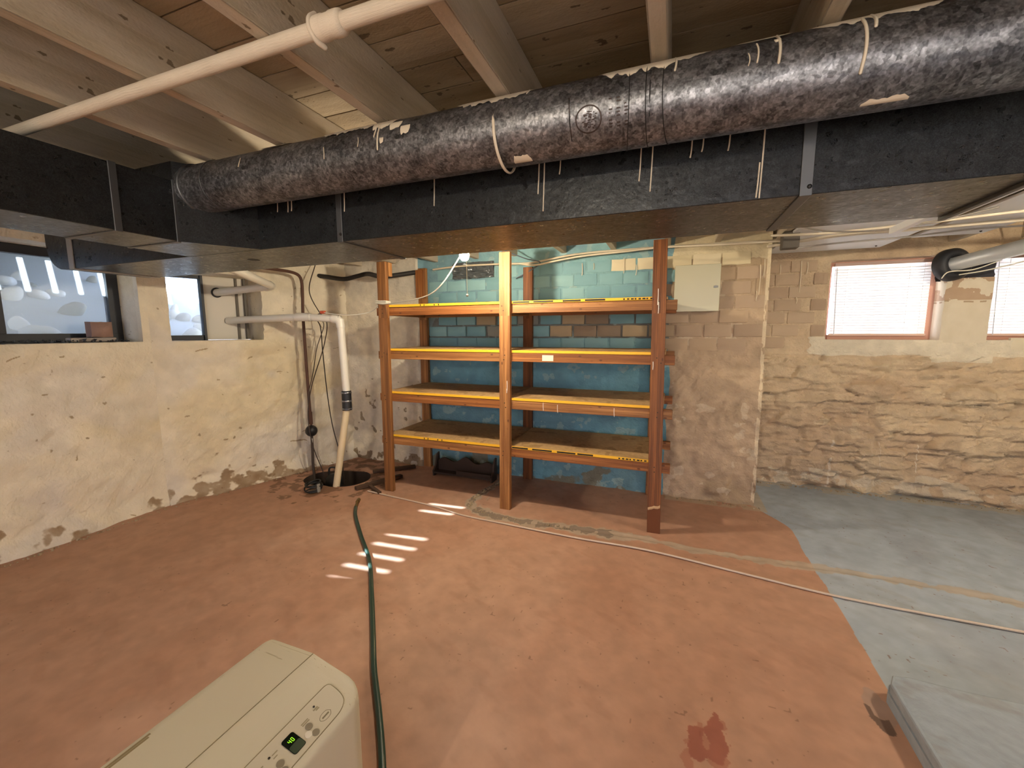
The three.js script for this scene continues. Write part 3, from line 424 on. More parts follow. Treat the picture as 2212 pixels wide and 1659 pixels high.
{
  const y = 1.985, z = -1.235, r = 0.09, t = thing('round_duct', 'round spangled galvanised pipe duct with cream paint smears, in front of the trunk', 'duct', [0, y, z]);
  const cyl = (a, b, r0 = r) => { const g = new THREE.CylinderGeometry(r0, r0, b - a, 48, 1, true).rotateZ(-Math.PI / 2).translate((a + b) / 2, 0, 0), uv = g.attributes.uv; for (let i = 0; i < uv.count; i++) uv.setXY(i, uv.getX(i) * 2 * Math.PI * r, g.attributes.position.getX(i) + a * 0.37); return g; };
  for (const [a, b, q] of [[-1.9, -1.72, r + 0.001], [-1.72, -0.49, r], [-0.49, 0.9, r + 0.0015], [0.9, 2.6, r]]) part('pipe_section', cyl(a, b, q), roundMat, t);
  const ring = (x, rr, w) => { const g = new THREE.TorusGeometry(r + 0.001, rr, 6, 48).rotateY(Math.PI / 2); g.scale(w, 1, 1); return g.translate(x, 0, 0); };
  part('collar', ring(-1.845, 0.006, 1.2), seamMat, t); part('joint_bead', ring(-1.715, 0.0022, 1), seamMat, t); part('joint_bead', ring(0.9, 0.0022, 1), seamMat, t); 
  part('paint_bead', ring(-0.49, 0.003, 1.6).rotateZ(0.03), dripMat, t, 'cream paint line along the joint');
  for (const [x, tilt] of [[-0.135, 0.12], [-0.083, -0.02], [-0.035, -0.12]]) part('tie_wire', new THREE.TorusGeometry(r + 0.0025, 0.0013, 6, 48).rotateY(Math.PI / 2 + tilt).translate(x, 0, 0), M(0x17181a, 0.5), t, 'thin black wire looped round the duct');
  const at = (x, deg, rr = r + 0.002) => [x, rr * Math.sin(deg * R), rr * Math.cos(deg * R)];           // angle above the horizontal, on the side that faces the room
  const patch = (xa, xb, d0, d1, k) => sheet(60, 10, (u, v) => { const x = xa + u * (xb - xa), e = Math.min(1, Math.min(u, 1 - u) * 7), lo = d0 + (d1 - d0) * (0.55 - 0.55 * e * (0.5 + fbm(x * 70, k, 3, k + 401))); return at(x, lo + v * (d1 - lo), r + 0.0026 + 0.0014 * Math.sin(v * Math.PI) * e); });
  for (const [a, b, d0, d1, k] of [[-1.14, -0.9, 42, 80, 1], [-0.92, -0.83, 32, 70, 2], [-0.63, -0.38, 39, 80, 3], [-0.21, 0.06, 35, 80, 4], [0.25, 0.5, 42, 80, 5], [0.1, 0.24, 56, 80, 6], [-0.455, -0.4, -66, -84, 7], [0.37, 0.455, -66, -76, 8], [-1.45, -1.3, 54, 80, 9], [-0.845, -0.8, 22, 40, 10], [-0.8, -0.765, 6, 24, 11], [-0.875, -0.86, -2, 8, 12], [0.186, 0.2, 34, 42, 13]]) part('paint_smear', patch(a, b, d0, d1, k), dripMat, t, 'dried cream paint smear');
  const drip = (x, d0, d1, w = 0.003) => tube([0, 0.25, 0.5, 0.75, 1].map((q) => at(x + 0.003 * Math.sin(q * 3), d0 + (d1 - d0) * q, r + 0.0025)), w, 6, 16);
  for (const [x, a, b, w] of [[-0.885, 45, -12, 0.0028], [-0.897, 45, 12, 0.0022], [0.194, 55, 0, 0.0032], [0.348, 48, -30, 0.0035], [0.366, 55, 24, 0.0036], [-0.02, 60, 20, 0.0026], [0.152, 40, 6, 0.002], [0.135, 22, 4, 0.0014], [-0.4, 62, 42, 0.002], [-1.5, 30, 8, 0.0015], [-1.1, 12, -10, 0.0016], [-0.96, 18, 0, 0.0014]]) part('paint_drip', drip(x, a, b, w), dripMat, t, 'dried cream paint run');
  const stamp = canvasTex(512, 256, (c, w, h) => { c.clearRect(0, 0, w, h); c.strokeStyle = c.fillStyle = '#3a2c26'; c.lineWidth = 7; c.beginPath(); c.moveTo(26, 6); c.lineTo(30, 250); c.stroke(); c.beginPath(); c.ellipse(160, 158, 88, 80, 0, 0, 7); c.lineWidth = 9; c.stroke(); const q = rng(4); for (let i = 0; i < 46; i++) { const a = q() * 6.28, d = 58 * Math.sqrt(q()); c.fillRect(160 + d * Math.cos(a), 158 + d * Math.sin(a) * 0.9, 6 + 14 * q(), 5 + 4 * q()); } for (let k = 0; k < 3; k++) for (let i = 0; i < 9; i++) if (q() > 0.25) c.fillRect(300 + k * 52, 60 + i * 20, 10 + 16 * q(), 8); });
  const stampMat = M(0xffffff, 0.6, { metalness: 0.2, map: stamp, transparent: true });
  part('printed_stamp', sheet(16, 12, (u, v) => at(-0.285 + 0.19 * u, -50 + 62 * v, r + 0.0022)), stampMat, t, 'faded brown round maker stamp');
  for (const [x, a, b] of [[-0.075, 30, -36], [-0.275, 6, -54]]) part('marker_line', tube([0, 0.5, 1].map((q) => at(x, a + (b - a) * q, r + 0.002)), 0.0016, 6, 12), M(0x1c1c1e, 0.6), t);
}
// painted water pipe under the joists
const whitePipe = M(0xd9cbb6, 0.45, { bumpMap: bumpOf(20, 2), bumpScale: 0.0008 });
{
  const y = 2.0615, z = -0.7925, t = thing('water_pipe', 'cream painted steel water pipe hung under the joists, nearest the camera', 'pipe', [0, y, z]);
  part('pipe_run', rod([-3.75, 0, 0], [-0.72, 0, 0], 0.0172), whitePipe, t); part('pipe_run', rod([-0.72, 0, 0], [2.4, 0, 0], 0.0172), whitePipe, t);
  const L = [[0.0172, -0.04], [0.0235, -0.036], [0.025, -0.03], [0.025, -0.012], [0.0235, -0.01], [0.0235, 0.01], [0.025, 0.012], [0.025, 0.03], [0.0235, 0.036], [0.0172, 0.04]].map(([a, b]) => new THREE.Vector2(a, b));
  part('coupling', new THREE.LatheGeometry(L, 28).rotateZ(Math.PI / 2).translate(-0.725, 0, 0), whitePipe, t);
  part('pipe_hook', tube([[-0.762, 0.03, 0.004], [-0.762, 0.012, 0.02], [-0.76, -0.012, 0.02], [-0.757, -0.026, 0.006], [-0.752, -0.03, -0.012]], 0.006, 8), whitePipe, t);
}

// ------------------------------------------------------------------ bare bulb lamp
const brass = M(0x8a7443, 0.35, { metalness: 0.9 }), cordMat = M(0xd9d3c2, 0.6), blackMat = M(0x1b1b1c, 0.5), rustMat = M(0x573a2c, 0.7, { bumpMap: bumpOf(6, 1), bumpScale: 0.001 });
function bulbLamp(x, y, z, label, cd) {
  const t = thing('bulb_lamp', label, 'lamp', [x, y, z]);
  const lathe = (p, n = 32) => new THREE.LatheGeometry(p.map(([a, b]) => new THREE.Vector2(a, b)), n);
  part('lampholder', lathe([[0.0, 0.222], [0.052, 0.222], [0.054, 0.208], [0.04, 0.19], [0.03, 0.17], [0.024, 0.11], [0.024, 0.072], [0.018, 0.068], [0.0, 0.068]]), M(0xe6e1d4, 0.35), t);
  part('screw_base', lathe([[0.013, 0.075], [0.0132, 0.055], [0.0135, 0.046], [0.0, 0.046]]), brass, t);
  const glass = part('bulb', lathe([[0.0, -0.04], [0.012, -0.038], [0.022, -0.031], [0.029, -0.018], [0.031, -0.004], [0.029, 0.012], [0.022, 0.028], [0.016, 0.04], [0.0135, 0.05]]), M(0xffffff, 0.4, { emissive: BULB_COLOR, emissiveIntensity: 40 }), t, 'lit glass bulb');
  glass.castShadow = false;
  const lamp = new THREE.PointLight(BULB_COLOR, cd, 0, 2); lamp.position.set(0, 0, 0); lamp.castShadow = true; lamp.shadow.radius = 1.2; lamp.name = 'bulb_light'; t.add(lamp);
  return t;
}
{
  const t = bulbLamp(-1.232, 1.876, -2.4, 'bare lit bulb on a porcelain holder hung in front of the shelving', BULB_CD);
  part('pull_chain', rod([0.024, 0.09, 0.022], [0.028, -0.24, 0.024], 0.0014, 0.0014, 6), M(0xd9cfae, 0.35, { metalness: 0.6 }), t);
  part('chain_ball', [new THREE.SphereGeometry(0.0085, 16, 12).translate(0.028, -0.252, 0.024), rod([0.028, -0.245, 0.024], [0.028, -0.23, 0.024], 0.003, 0.003, 8)], M(0xb9b5a6, 0.3, { metalness: 0.5 }), t);
}
bulbLamp(2.2, 2.03, -2.1, 'second bare bulb, on the ceiling to the right, outside the picture', BULB2_CD);

bulbLamp(-0.7, 2.04, 2.2, 'third bare bulb, on the ceiling behind the camera', BULB3_CD);

// ------------------------------------------------------------------ timber shelving
const timberTex = (k, a, b) => tex(1024, 256, (v, u, o) => { const g = fbm(u * 9 + 0.6 * fbm(u * 2, v * 3, 2, k), v * 3, 3, k + 1), l = fbm(u * 60, v * 5, 3, k + 2), f = fbm(u * 130, v * 20, 2, k + 8); mix3(o, a, b, sm(0.25, 0.75, 0.45 * g + 0.4 * l + 0.15 * f)); for (let q = 0; q < 7; q++) { const kx = hash(q, k, 3), ky = (q + 0.3 + 0.4 * hash(q, k, 4)) / 7, d = Math.hypot((u - kx) / 0.05, (v - ky) / 0.009) + 0.4 * (l - 0.5); if (d < 1) mix3(o, o.slice(), hex(0x57331a), 0.75 * sm(1, 0.5, d)); } if (fbm(u * 20, v * 30, 3, k + 5) > 0.77) mix3(o, o.slice(), hex(0x7c4a22), 0.4); }, { rx: 0.66, ry: 6 });
const tA = timberTex(501, hex(0xb8834c), hex(0x774a22)), tB = timberTex(511, hex(0xa16d3b), hex(0x5f3b1c));
const timber = (t, c = 0xffffff) => M(c, 0.6, { map: t, bumpMap: bumpOf(2, 9), bumpScale: 0.0012 });
const postMats = [timber(tB), timber(tA), timber(tB, 0xf0dcc8)], railMats = [timber(tA), timber(tA, 0xf3dfc6)];
const chip = M(0xffffff, 0.8, { map: tex(512, 512, (u, v, o) => { const n = fbm(u * 60, v * 60, 3, 521), m = fbm(u * 6, v * 6, 4, 522); mix3(o, hex(0xc7a678), hex(0x9b7a50), 0.6 * n + 0.4 * m); if (fbm(u * 9, v * 9, 4, 523) > 0.62) mix3(o, o.slice(), hex(0x8c6c44), 0.6); }) });
const yellowEdge = M(0xf0b92a, 0.55, { bumpMap: bumpOf(4, 8), bumpScale: 0.0008 }), blackInk = M(0x241d14, 0.7);
{
  const t = thing('shelving_unit', 'tall timber storage rack of four double shelves with yellow edged boards', 'shelves', [-1.18, 0, -2.92]);
  const X = [-1.105, 0, 1.115];                                        // post centres
  X.forEach((x, i) => {
    const g = box2(-0.0435, 0.0435, 0, 1.975 + 0.004 * i, -0.038, 0, 0.003), p = part('post', g, postMats[i], t, i === 2 ? 'right front post with a stained, splashed foot' : undefined); p.position.x = x; p.rotation.z = [-0.006, -0.004, 0.014][i] * 1.0;
    if (i === 2) { part('damp_foot', box2(-0.0437, 0.0437, 0.001, 0.185, -0.0382, 0.0003, 0.003), M(0x6b3d1e, 0.8, { bumpMap: bumpOf(0.5, 1), bumpScale: 0.001 }), p); part('plaster_smear', sheet(10, 8, (u, v) => [-0.04 + 0.08 * u, 0.16 + 0.02 * u + 0.02 * v + 0.012 * fbm(u * 6, 1, 2, 4), 0.001 + 0.002 * Math.sin(v * 3.1)]), M(0xc2a078, 0.9), p); }
    const b = part('post', box2(-0.0435, 0.0435, 0, [2.02, 1.97, 1.97][i], -0.74, -0.702, 0.003), postMats[(i + 1) % 3], t); b.position.x = x - 0.05;
  });
  part('cleat', box2(-1.09, -1.045, 1.86, 1.972, -0.085, -0.04, 0.002), railMats[0], t); part('cleat', box2(-1.2, -1.11, 1.73, 2.0, -0.702, -0.66, 0.002), railMats[1], t);
  const lev = [0.425, 0.806, 1.172, 1.538];
  lev.forEach((y, i) => {
    for (const s of [0, 1]) {
      const xa = s ? 0.002 : -1.185, xb = s ? 1.205 : -0.002, dy = s ? 0.002 * (i % 2) : 0.003;
      part('front_rail', box2(xa, xb, y - dy, y + 0.066 - dy, -0.0765, -0.0385, 0.003), railMats[(i + s) % 2], t);
      part('back_rail', box2(xa, xb, y, y + 0.066, -0.7, -0.662, 0.003), railMats[(i + s + 1) % 2], t);
      const d = part('shelf_board', box2(xa + (s ? 0 : 0.06), xb - (s ? 0.06 : 0), y + 0.067, y + 0.0855, -0.7, -0.04, 0.002), chip, t), lo = s && i === 3 ? 0 : 0;
      const ea = xa + (s ? 0.046 : 0.125), eb = xb - (s ? 0.135 : 0.046);
      part('painted_edge', box2(ea, eb, y + 0.0672 + lo, y + 0.0865, -0.041, -0.0365, 0.001), yellowEdge, d, 'yellow painted front edge');
      if (s && (i === 0 || i === 3)) { const n = i === 0 ? [[0.05, 0.18], [0.215, 0.37], [0.41, 0.55], [0.565, 0.68]] : [[0.06, 0.19], [0.22, 0.37], [0.44, 0.57], [0.6, 0.74]]; for (const [p0, p1] of n) part('ink_band', box2(p0, p1, y + 0.0705, y + 0.0825, -0.0368, -0.036, 0), blackInk, d); for (let q = 0; q < 8; q++) part('ink_band', box2(0.86 + q * 0.025, 0.872 + q * 0.025 + 0.004 * (q % 3), y + 0.071, y + 0.081, -0.0368, -0.036, 0), blackInk, d); }
      if (!s && (i === 3 || i === 0)) for (const q of [-0.75, -0.715, -0.62, -0.58]) part('ink_band', box2(q, q + 0.008, y + 0.07, y + 0.083, -0.0368, -0.036, 0), blackInk, d);
    }
    for (const x of [-1.12, -0.04, 1.1]) part('side_cleat', box2(x - 0.019, x + 0.019, y, y + 0.064, -0.66, -0.078, 0.002), railMats[0], t);
  });
  const screw = new THREE.CylinderGeometry(0.0045, 0.0045, 0.002, 10).rotateX(Math.PI / 2), sm_ = M(0x4a3a28, 0.5, { metalness: 0.6 });
  const rr = rng(77); for (const x of X) for (const y of lev) for (const q of [0.016, 0.05]) { const s = part('screw_head', screw, sm_, t); s.position.set(x + 0.03 * (rr() - 0.5) - (x > 1 ? (y - 0.5) * 0.014 : 0), y + q, 0.001); }
  for (const [x, y, l] of [[0.025, 0.99, 0.07], [0.022, 0.95, 0.03], [1.085, 1.62, 0.1], [1.09, 1.55, 0.07], [1.07, 1.17, 0.05]]) part('paint_drip', tube([[x, y + l / 2, 0.001], [x + 0.001, y, 0.001], [x, y - l / 2, 0.001]], 0.0028, 6, 8), M(0xe6ded0, 0.5), t, 'white paint splash');
  for (const [x, y] of [[0.3, 0.84], [0.41, 0.83], [0.82, 0.83]]) part('paint_drip', tube([[x, y + 0.028, -0.038], [x, y, -0.038], [x + 0.002, y - 0.03, -0.038]], 0.0022, 6, 8), M(0xe6ded0, 0.5), t, 'white paint splash');
  part('sticker', box2(0.29, 0.375, 1.182, 1.225, -0.0385, -0.0375, 0), M(0xd9cfc0, 0.6), t, 'pale worn patch');
}
{
  const t = thing('dark_rack', 'low dark wooden rack with a scalloped back, on the floor under the lowest shelf', 'rack', [-1.82, 0, -3.5]), m = M(0x33241b, 0.55, { bumpMap: bumpOf(2, 1), bumpScale: 0.0008 });
  const top = []; for (let i = 0; i <= 48; i++) { const u = i / 48, x = -0.3 + 0.6 * u; top.push([x, 0.135 + 0.025 * Math.cos((u - 0.5) * 2 * Math.PI * 2.5) * (1 - 0.4 * Math.abs(u - 0.5)) + 0.03 * (1 - Math.abs(2 * u - 1))]); }
  part('back_board', extrudeZ([[-0.3, 0.03], [0.3, 0.03], ...top.reverse()], -0.012, 0.006, 0.002), m, t);
  const side = [[0, 0], [0.11, 0], [0.115, 0.05], [0.07, 0.09], [0.05, 0.16], [0.03, 0.2], [0, 0.21]];
  for (const x of [-0.318, 0.3]) part('side_panel', extrudeZ(side, 0, 0.018, 0.002).rotateY(-Math.PI / 2).translate(x + 0.018, 0, -0.02), m, t);
  part('shelf', box2(-0.3, 0.3, 0.022, 0.04, -0.01, 0.09, 0.002), m, t); part('front_rail', box2(-0.06, 0.3, 0.04, 0.075, 0.08, 0.09, 0.003), m, t);
}
// electrical cabinet
{
  const t = thing('electrical_cabinet', 'pale grey metal electrical cabinet with a closed door, on the brown pier', 'cabinet', [0.165, 1.555, -3.66]), m = M(0xbdb99f, 0.45, { metalness: 0.1 });
  part('case', box2(-0.158, 0.158, 0.0, 0.345, 0, 0.05, 0.004), m, t);
  const d = part('door', box2(-0.163, 0.163, -0.005, 0.352, 0.05, 0.057, 0.003), m, t);
  part('latch', [new THREE.CylinderGeometry(0.01, 0.01, 0.006, 18).rotateX(Math.PI / 2).translate(0.133, 0.18, 0.059), box2(0.118, 0.15, 0.172, 0.188, 0.056, 0.059, 0.002)], M(0x8c8a80, 0.3, { metalness: 0.8 }), d, 'small round metal latch');
}
// crumpled black plastic on the wall above the top shelf
solo('plastic_sheet', sheet(60, 26, (u, v) => { const x = -2.0 + 0.43 * u, c = ridge(u * 5 + v, v * 4, 3, 531), e = 0.02 * (fbm(u * 7, 2, 3, 532) - 0.5); return [x, 1.9 + 0.15 * v + (v < 0.1 ? e : 0), -3.672 + 0.04 * c]; }), P(0x4d5356, 0.18, { clearcoat: 0.6, clearcoatRoughness: 0.15 }), 'crumpled shiny dark plastic sheet fixed to the blue wall behind the bulb', 'plastic sheet');

// ------------------------------------------------------------------ sump corner
const pvc = M(0xded9cc, 0.35);
function pipeJoin(t, pts, r) {                                            // straight plastic runs with sockets where they meet
  for (let i = 1; i < pts.length; i++) part('pipe_run', rod(pts[i - 1], pts[i], r, r, 24), pvc, t);
  for (let i = 1; i < pts.length - 1; i++) { const p = V(...pts[i]), a = V(...pts[i - 1]).sub(p).normalize().multiplyScalar(r * 2.1), b = V(...pts[i + 1]).sub(p).normalize().multiplyScalar(r * 2.1); part('elbow', tube([p.clone().add(a).toArray(), p.clone().addScaledVector(a, 0.35).addScaledVector(b, 0.1).toArray(), p.clone().addScaledVector(b, 0.35).addScaledVector(a, 0.1).toArray(), p.clone().add(b).toArray()], r * 1.16, 20, 20), pvc, t); }
}
{
  const t = thing('sump_discharge_pipe', 'white plastic sump discharge pipe rising from the pit to the boarded window', 'pipe');
  pipeJoin(t, [[-2.705, 0.74, -2.93], [-2.757, 1.512, -2.95], [-3.1, 1.535, -2.87], [-3.878, 1.508, -2.731]], 0.032);
  part('pipe_run', rod([-2.705, 0.77, -2.93], [-2.83, -0.1, -2.845], 0.03, 0.03, 24), M(0xd9c8a4, 0.4), t, 'yellowed lower length of pipe');
  const c = part('rubber_coupling', rod([-2.714, 0.875, -2.932], [-2.708, 0.7, -2.925], 0.041, 0.041, 28), M(0x1d2024, 0.55), t);
  for (const y of [0.86, 0.785, 0.715]) part('hose_clamp', new THREE.TorusGeometry(0.0415, 0.004, 6, 28).rotateX(Math.PI / 2).scale(1, 2, 1).translate(-2.711, y, -2.929), M(0x9fa3a6, 0.3, { metalness: 0.9 }), c);
}
{
  const t = thing('drain_pipe', 'upper white plastic drain pipe bending from the ceiling into the boarded window', 'pipe');
  pipeJoin(t, [[-2.75, 1.835, -1.95], [-3.3, 1.8, -2.74], [-3.93, 1.757, -2.655]], 0.032);
  part('wall_flange', new THREE.TorusGeometry(0.036, 0.009, 10, 28).rotateY(1.26).translate(-3.895, 1.759, -2.66), blackMat, t);
}
{
  const t = thing('rusty_pipe', 'thin rust brown pipe beside the sump, ending in a black float ball', 'pipe');
  part('pipe_run', tube([[-3.3, 1.92, -2.25], [-3.3, 1.95, -2.75], [-3.3, 1.935, -3.02], [-3.3, 1.9, -3.056], [-3.3, 1.52, -3.053], [-3.3, 0.71, -3.06], [-3.29, 0.5, -3.058]], 0.014, 12, 90), rustMat, t);
  part('pipe_socket', rod([-3.3, 0.62, -3.06], [-3.292, 0.5, -3.058], 0.02, 0.018, 16), rustMat, t);
  part('float_ball', new THREE.SphereGeometry(0.056, 28, 20).translate(-3.28, 0.435, -3.045), M(0x1a1a1c, 0.45), t);
  part('tag', box2(-3.297, -3.265, 0.3, 0.36, -3.04, -3.034, 0.001), M(0xd8d2c6, 0.6), t, 'small white tag');
  part('float_rod', tube([[-3.28, 0.39, -3.045], [-3.275, 0.25, -3.04], [-3.27, 0.1, -3.03], [-3.24, -0.1, -3.02]], 0.013, 10), M(0x40342a, 0.7), t);
}
const cable = (name, pts, r, mat, label, cat = 'cable', group) => solo(name, tube(pts, r, 8, pts.length * 10), mat, label, cat, group);
cable('power_cord', [[-3.3, 2.08, -3.25], [-3.25, 1.78, -3.1], [-3.22, 1.6, -3.17], [-3.1, 1.5, -3.14], [-3.2, 1.295, -3.2], [-3.25, 0.853, -3.046], [-3.26, 0.6, -3.0], [-3.2, 0.3, -2.98], [-3.12, 0.06, -3.0], [-3.05, -0.2, -3.02]], 0.0045, M(0x3b2b22, 0.6), 'dark brown cord dropping from the ceiling past the plastic pipe to the float', 'cord');
cable('pump_cord', [[-2.95, 1.57, -2.93], [-2.97, 1.54, -2.885], [-3.04, 1.45, -3.0], [-3.12, 1.21, -3.09], [-3.1, 0.759, -3.1], [-3.06, 0.48, -3.1], [-2.98, 0.18, -3.1], [-2.95, -0.05, -3.1]], 0.0045, M(0x2c211c, 0.6), 'long dark pump cord running from the orange plug straight into the pit', 'cord');
cable('pump_cord', [[-2.95, 1.575, -2.935], [-2.99, 1.53, -2.96], [-3.2, 1.45, -3.2], [-3.3, 1.25, -3.2], [-3.27, 1.0, -3.1], [-3.26, 0.8, -3.02], [-3.25, 0.65, -3.0]], 0.004, M(0x45372f, 0.6), 'short slack cord looping from the plug back to the rusty pipe', 'cord');
{
  const t = thing('extension_cord', 'white extension cord from the bulb past the left post to the plastic pipe', 'cord');
  part('wire', tube([[-1.255, 1.955, -2.43], [-1.285, 1.91, -2.47], [-1.37, 1.835, -2.52], [-1.47, 1.745, -2.56], [-1.6, 1.675, -2.62], [-1.8, 1.64, -2.7], [-2.05, 1.632, -2.82], [-2.25, 1.628, -2.91], [-2.33, 1.635, -2.93], [-2.36, 1.625, -2.98], [-2.45, 1.575, -2.99], [-2.62, 1.548, -2.96], [-2.8, 1.556, -2.93], [-2.92, 1.575, -2.925]], 0.0042, 8, 140), cordMat, t);
  part('wrap', [0, 1, 2].map((k) => tube([[-2.335, 1.64 + k * 0.009, -2.912], [-2.225, 1.635 + k * 0.009, -2.912], [-2.222, 1.632 + k * 0.009, -2.965], [-2.338, 1.64 + k * 0.009, -2.965], [-2.335, 1.64 + k * 0.009, -2.912]], 0.004, 8, 30, false)), cordMat, t);
  part('plug', box(0.05, 0.026, 0.026, -2.93, 1.575, -2.93, 0.006, 2), M(0xc9522b, 0.5), t, 'orange plug end');
}
cable('ceiling_hose', [[-4.0, 2.06, -3.1], [-3.6, 2.0, -3.32], [-3.3, 1.955, -3.36], [-3.05, 1.92, -3.36], [-2.9, 1.94, -3.36], [-2.77, 1.955, -3.36], [-2.65, 1.93, -3.4], [-2.4, 1.98, -3.6]], 0.022, M(0x2a2623, 0.7), 'thick black pipe sagging under the joists into the left corner');
// pump and coil of cord at the pit
{
  const t = thing('sump_pump', 'black sump pump sunk in the floor pit in the corner', 'pump', [-3.0, -0.4, -3.02]);
  const L = [[0, 0], [0.1, 0], [0.11, 0.03], [0.1, 0.1], [0.085, 0.14], [0.085, 0.34], [0.075, 0.4], [0.05, 0.43], [0, 0.44]].map(([a, b]) => new THREE.Vector2(a, b));
  part('housing', new THREE.LatheGeometry(L, 28), M(0x1c1d1f, 0.5), t); part('handle', tube([[-0.06, 0.4, 0], [-0.05, 0.49, 0], [0.05, 0.49, 0], [0.06, 0.4, 0]], 0.009, 8), M(0x26272a, 0.5), t);
}
{
  const t = thing('cord_coil', 'coil of black cord lying on the floor in front of the sump pit', 'cord', [-2.9, 0, -2.68]);
  for (let k = 0; k < 5; k++) part('loop', new THREE.TorusGeometry(0.062 + 0.008 * (k % 2), 0.0065, 8, 32).rotateX(Math.PI / 2 + 0.25 * Math.sin(k * 2)).rotateZ(0.18 * Math.cos(k * 3)).translate(0.008 * Math.sin(k * 4), 0.022 + k * 0.013, 0.008 * Math.cos(k * 5)), blackMat, t);
  part('tie', box(0.016, 0.075, 0.03, 0.064, 0.045, 0.01, 0.004), M(0x8d8a82, 0.5), t);
}
const dirtyWood = M(0x4b3626, 0.9, { bumpMap: bumpOf(1, 1), bumpScale: 0.002 });
for (const [x, z, l, w, h, a, label] of [[-2.48, -3.04, 0.46, 0.045, 0.03, -1.15, 'dirty timber offcut lying beside the pit and the left shelf post, the longest'], [-2.58, -3.4, 0.42, 0.06, 0.025, -0.75, 'flat dirty board against the cream wall behind the left post'], [-2.44, -2.9, 0.3, 0.03, 0.022, 0.5, 'thin dirty stick on the floor just in front of the left post']]) { const o = solo('timber_offcut', box(l, h, w, 0, h / 2 + 0.004, 0, 0.004), dirtyWood, label, 'wood'); o.position.set(x, 0, z); o.rotation.y = -a; }

// ------------------------------------------------------------------ on the floor
{
  const pts = [[-2.39, 0.012, -2.66], [-2.3, 0.012, -2.52], [-2.207, 0.012, -2.41], [-1.941, 0.012, -2.162], [-1.672, 0.012, -1.923], [-1.434, 0.012, -1.654], [-1.225, 0.012, -1.409], [-1.099, 0.012, -1.26], [-0.957, 0.012, -1.11], [-0.817, 0.012, -0.953], [-0.7, 0.012, -0.8], [-0.55, 0.012, -0.4], [-0.45, 0.012, 0.3]];
  const t = thing('garden_hose', 'dark green garden hose with a pale stripe snaking over the red floor', 'hose');
  part('tube', tube(pts.slice(1), 0.0125, 14, 160), M(0x16392f, 0.4), t);
  part('stripe', tube(pts.slice(1).map(([x, y, z]) => [x + 0.0075, y + 0.009, z + 0.002]), 0.0026, 6, 160), M(0xd9d2b4, 0.5), t);
  part('coupling', [rod(pts[0], pts[1], 0.011, 0.013, 18), rod([-2.385, 0.012, -2.652], [-2.36, 0.012, -2.61], 0.016, 0.016, 12)], brass, t, 'brass hose end');
}
cable('floor_cable', [[-2.448, 0.008, -2.84], [-2.156, 0.008, -2.811], [-1.819, 0.008, -2.775], [-1.6, 0.008, -2.735], [-1.435, 0.008, -2.698], [-1.048, 0.01, -2.672], [-0.534, 0.01, -2.65], [-0.086, 0.01, -2.65], [0.43, 0.01, -2.575], [0.854, 0.01, -2.514], [1.229, 0.01, -2.5], [1.582, 0.01, -2.498], [2.3, 0.01, -2.5]], 0.0062, M(0xcdbba8, 0.4), 'thin pale cable lying across the whole floor in front of the shelving', 'cable');
{
  const t = thing('concrete_slab', 'low grey painted concrete slab raised from the floor at the lower right', 'slab'), m = M(0xffffff, 0.75, { map: tex(512, 512, (u, v, o) => { const n = fbm(u * 5, v * 5, 4, 601), f = fbm(u * 40 + v * 20, v * 40, 3, 602), s = fbm(u * 7 + v * 4, v * 18, 4, 603); mix3(o, hex(0xa0abb5), hex(0x96a0a9), n); if (s > 0.58) mix3(o, o.slice(), hex(0x868480), 0.35 * sm(0.58, 0.75, s)); for (let c = 0; c < 3; c++) o[c] *= 0.93 + 0.12 * f; }), bumpMap: bumpOf(4, 4), bumpScale: 0.0015 });
  const outline = (a) => { const o = [[0.818 + a, -1.83 + a], [0.84 + a, -1.875 + a]]; for (let i = 0; i <= 10; i++) o.push([0.9 + i * 0.16, -1.882 + a + 0.012 * (vn(i, 3, 5) - 0.5)]); o.push([2.55, 0.6], [0.815 + a, 0.6]); for (let i = 9; i > 0; i--) o.push([0.815 + a + 0.014 * (vn(i * 1.7, 8, 6) - 0.5), -1.82 + a + 2.42 * (i / 10)]); return o; };
  part('base_course', prism(outline(0).reverse(), 0, 0.042), m, t);
  part('top_course', new THREE.ExtrudeGeometry(new THREE.Shape(outline(0.012).map(([x, z]) => new THREE.Vector2(x, -z))), { depth: 0.03, bevelEnabled: true, bevelSize: 0.01, bevelThickness: 0.008, bevelSegments: 2 }).rotateX(-Math.PI / 2).translate(0, 0.05, 0), m, t);
}
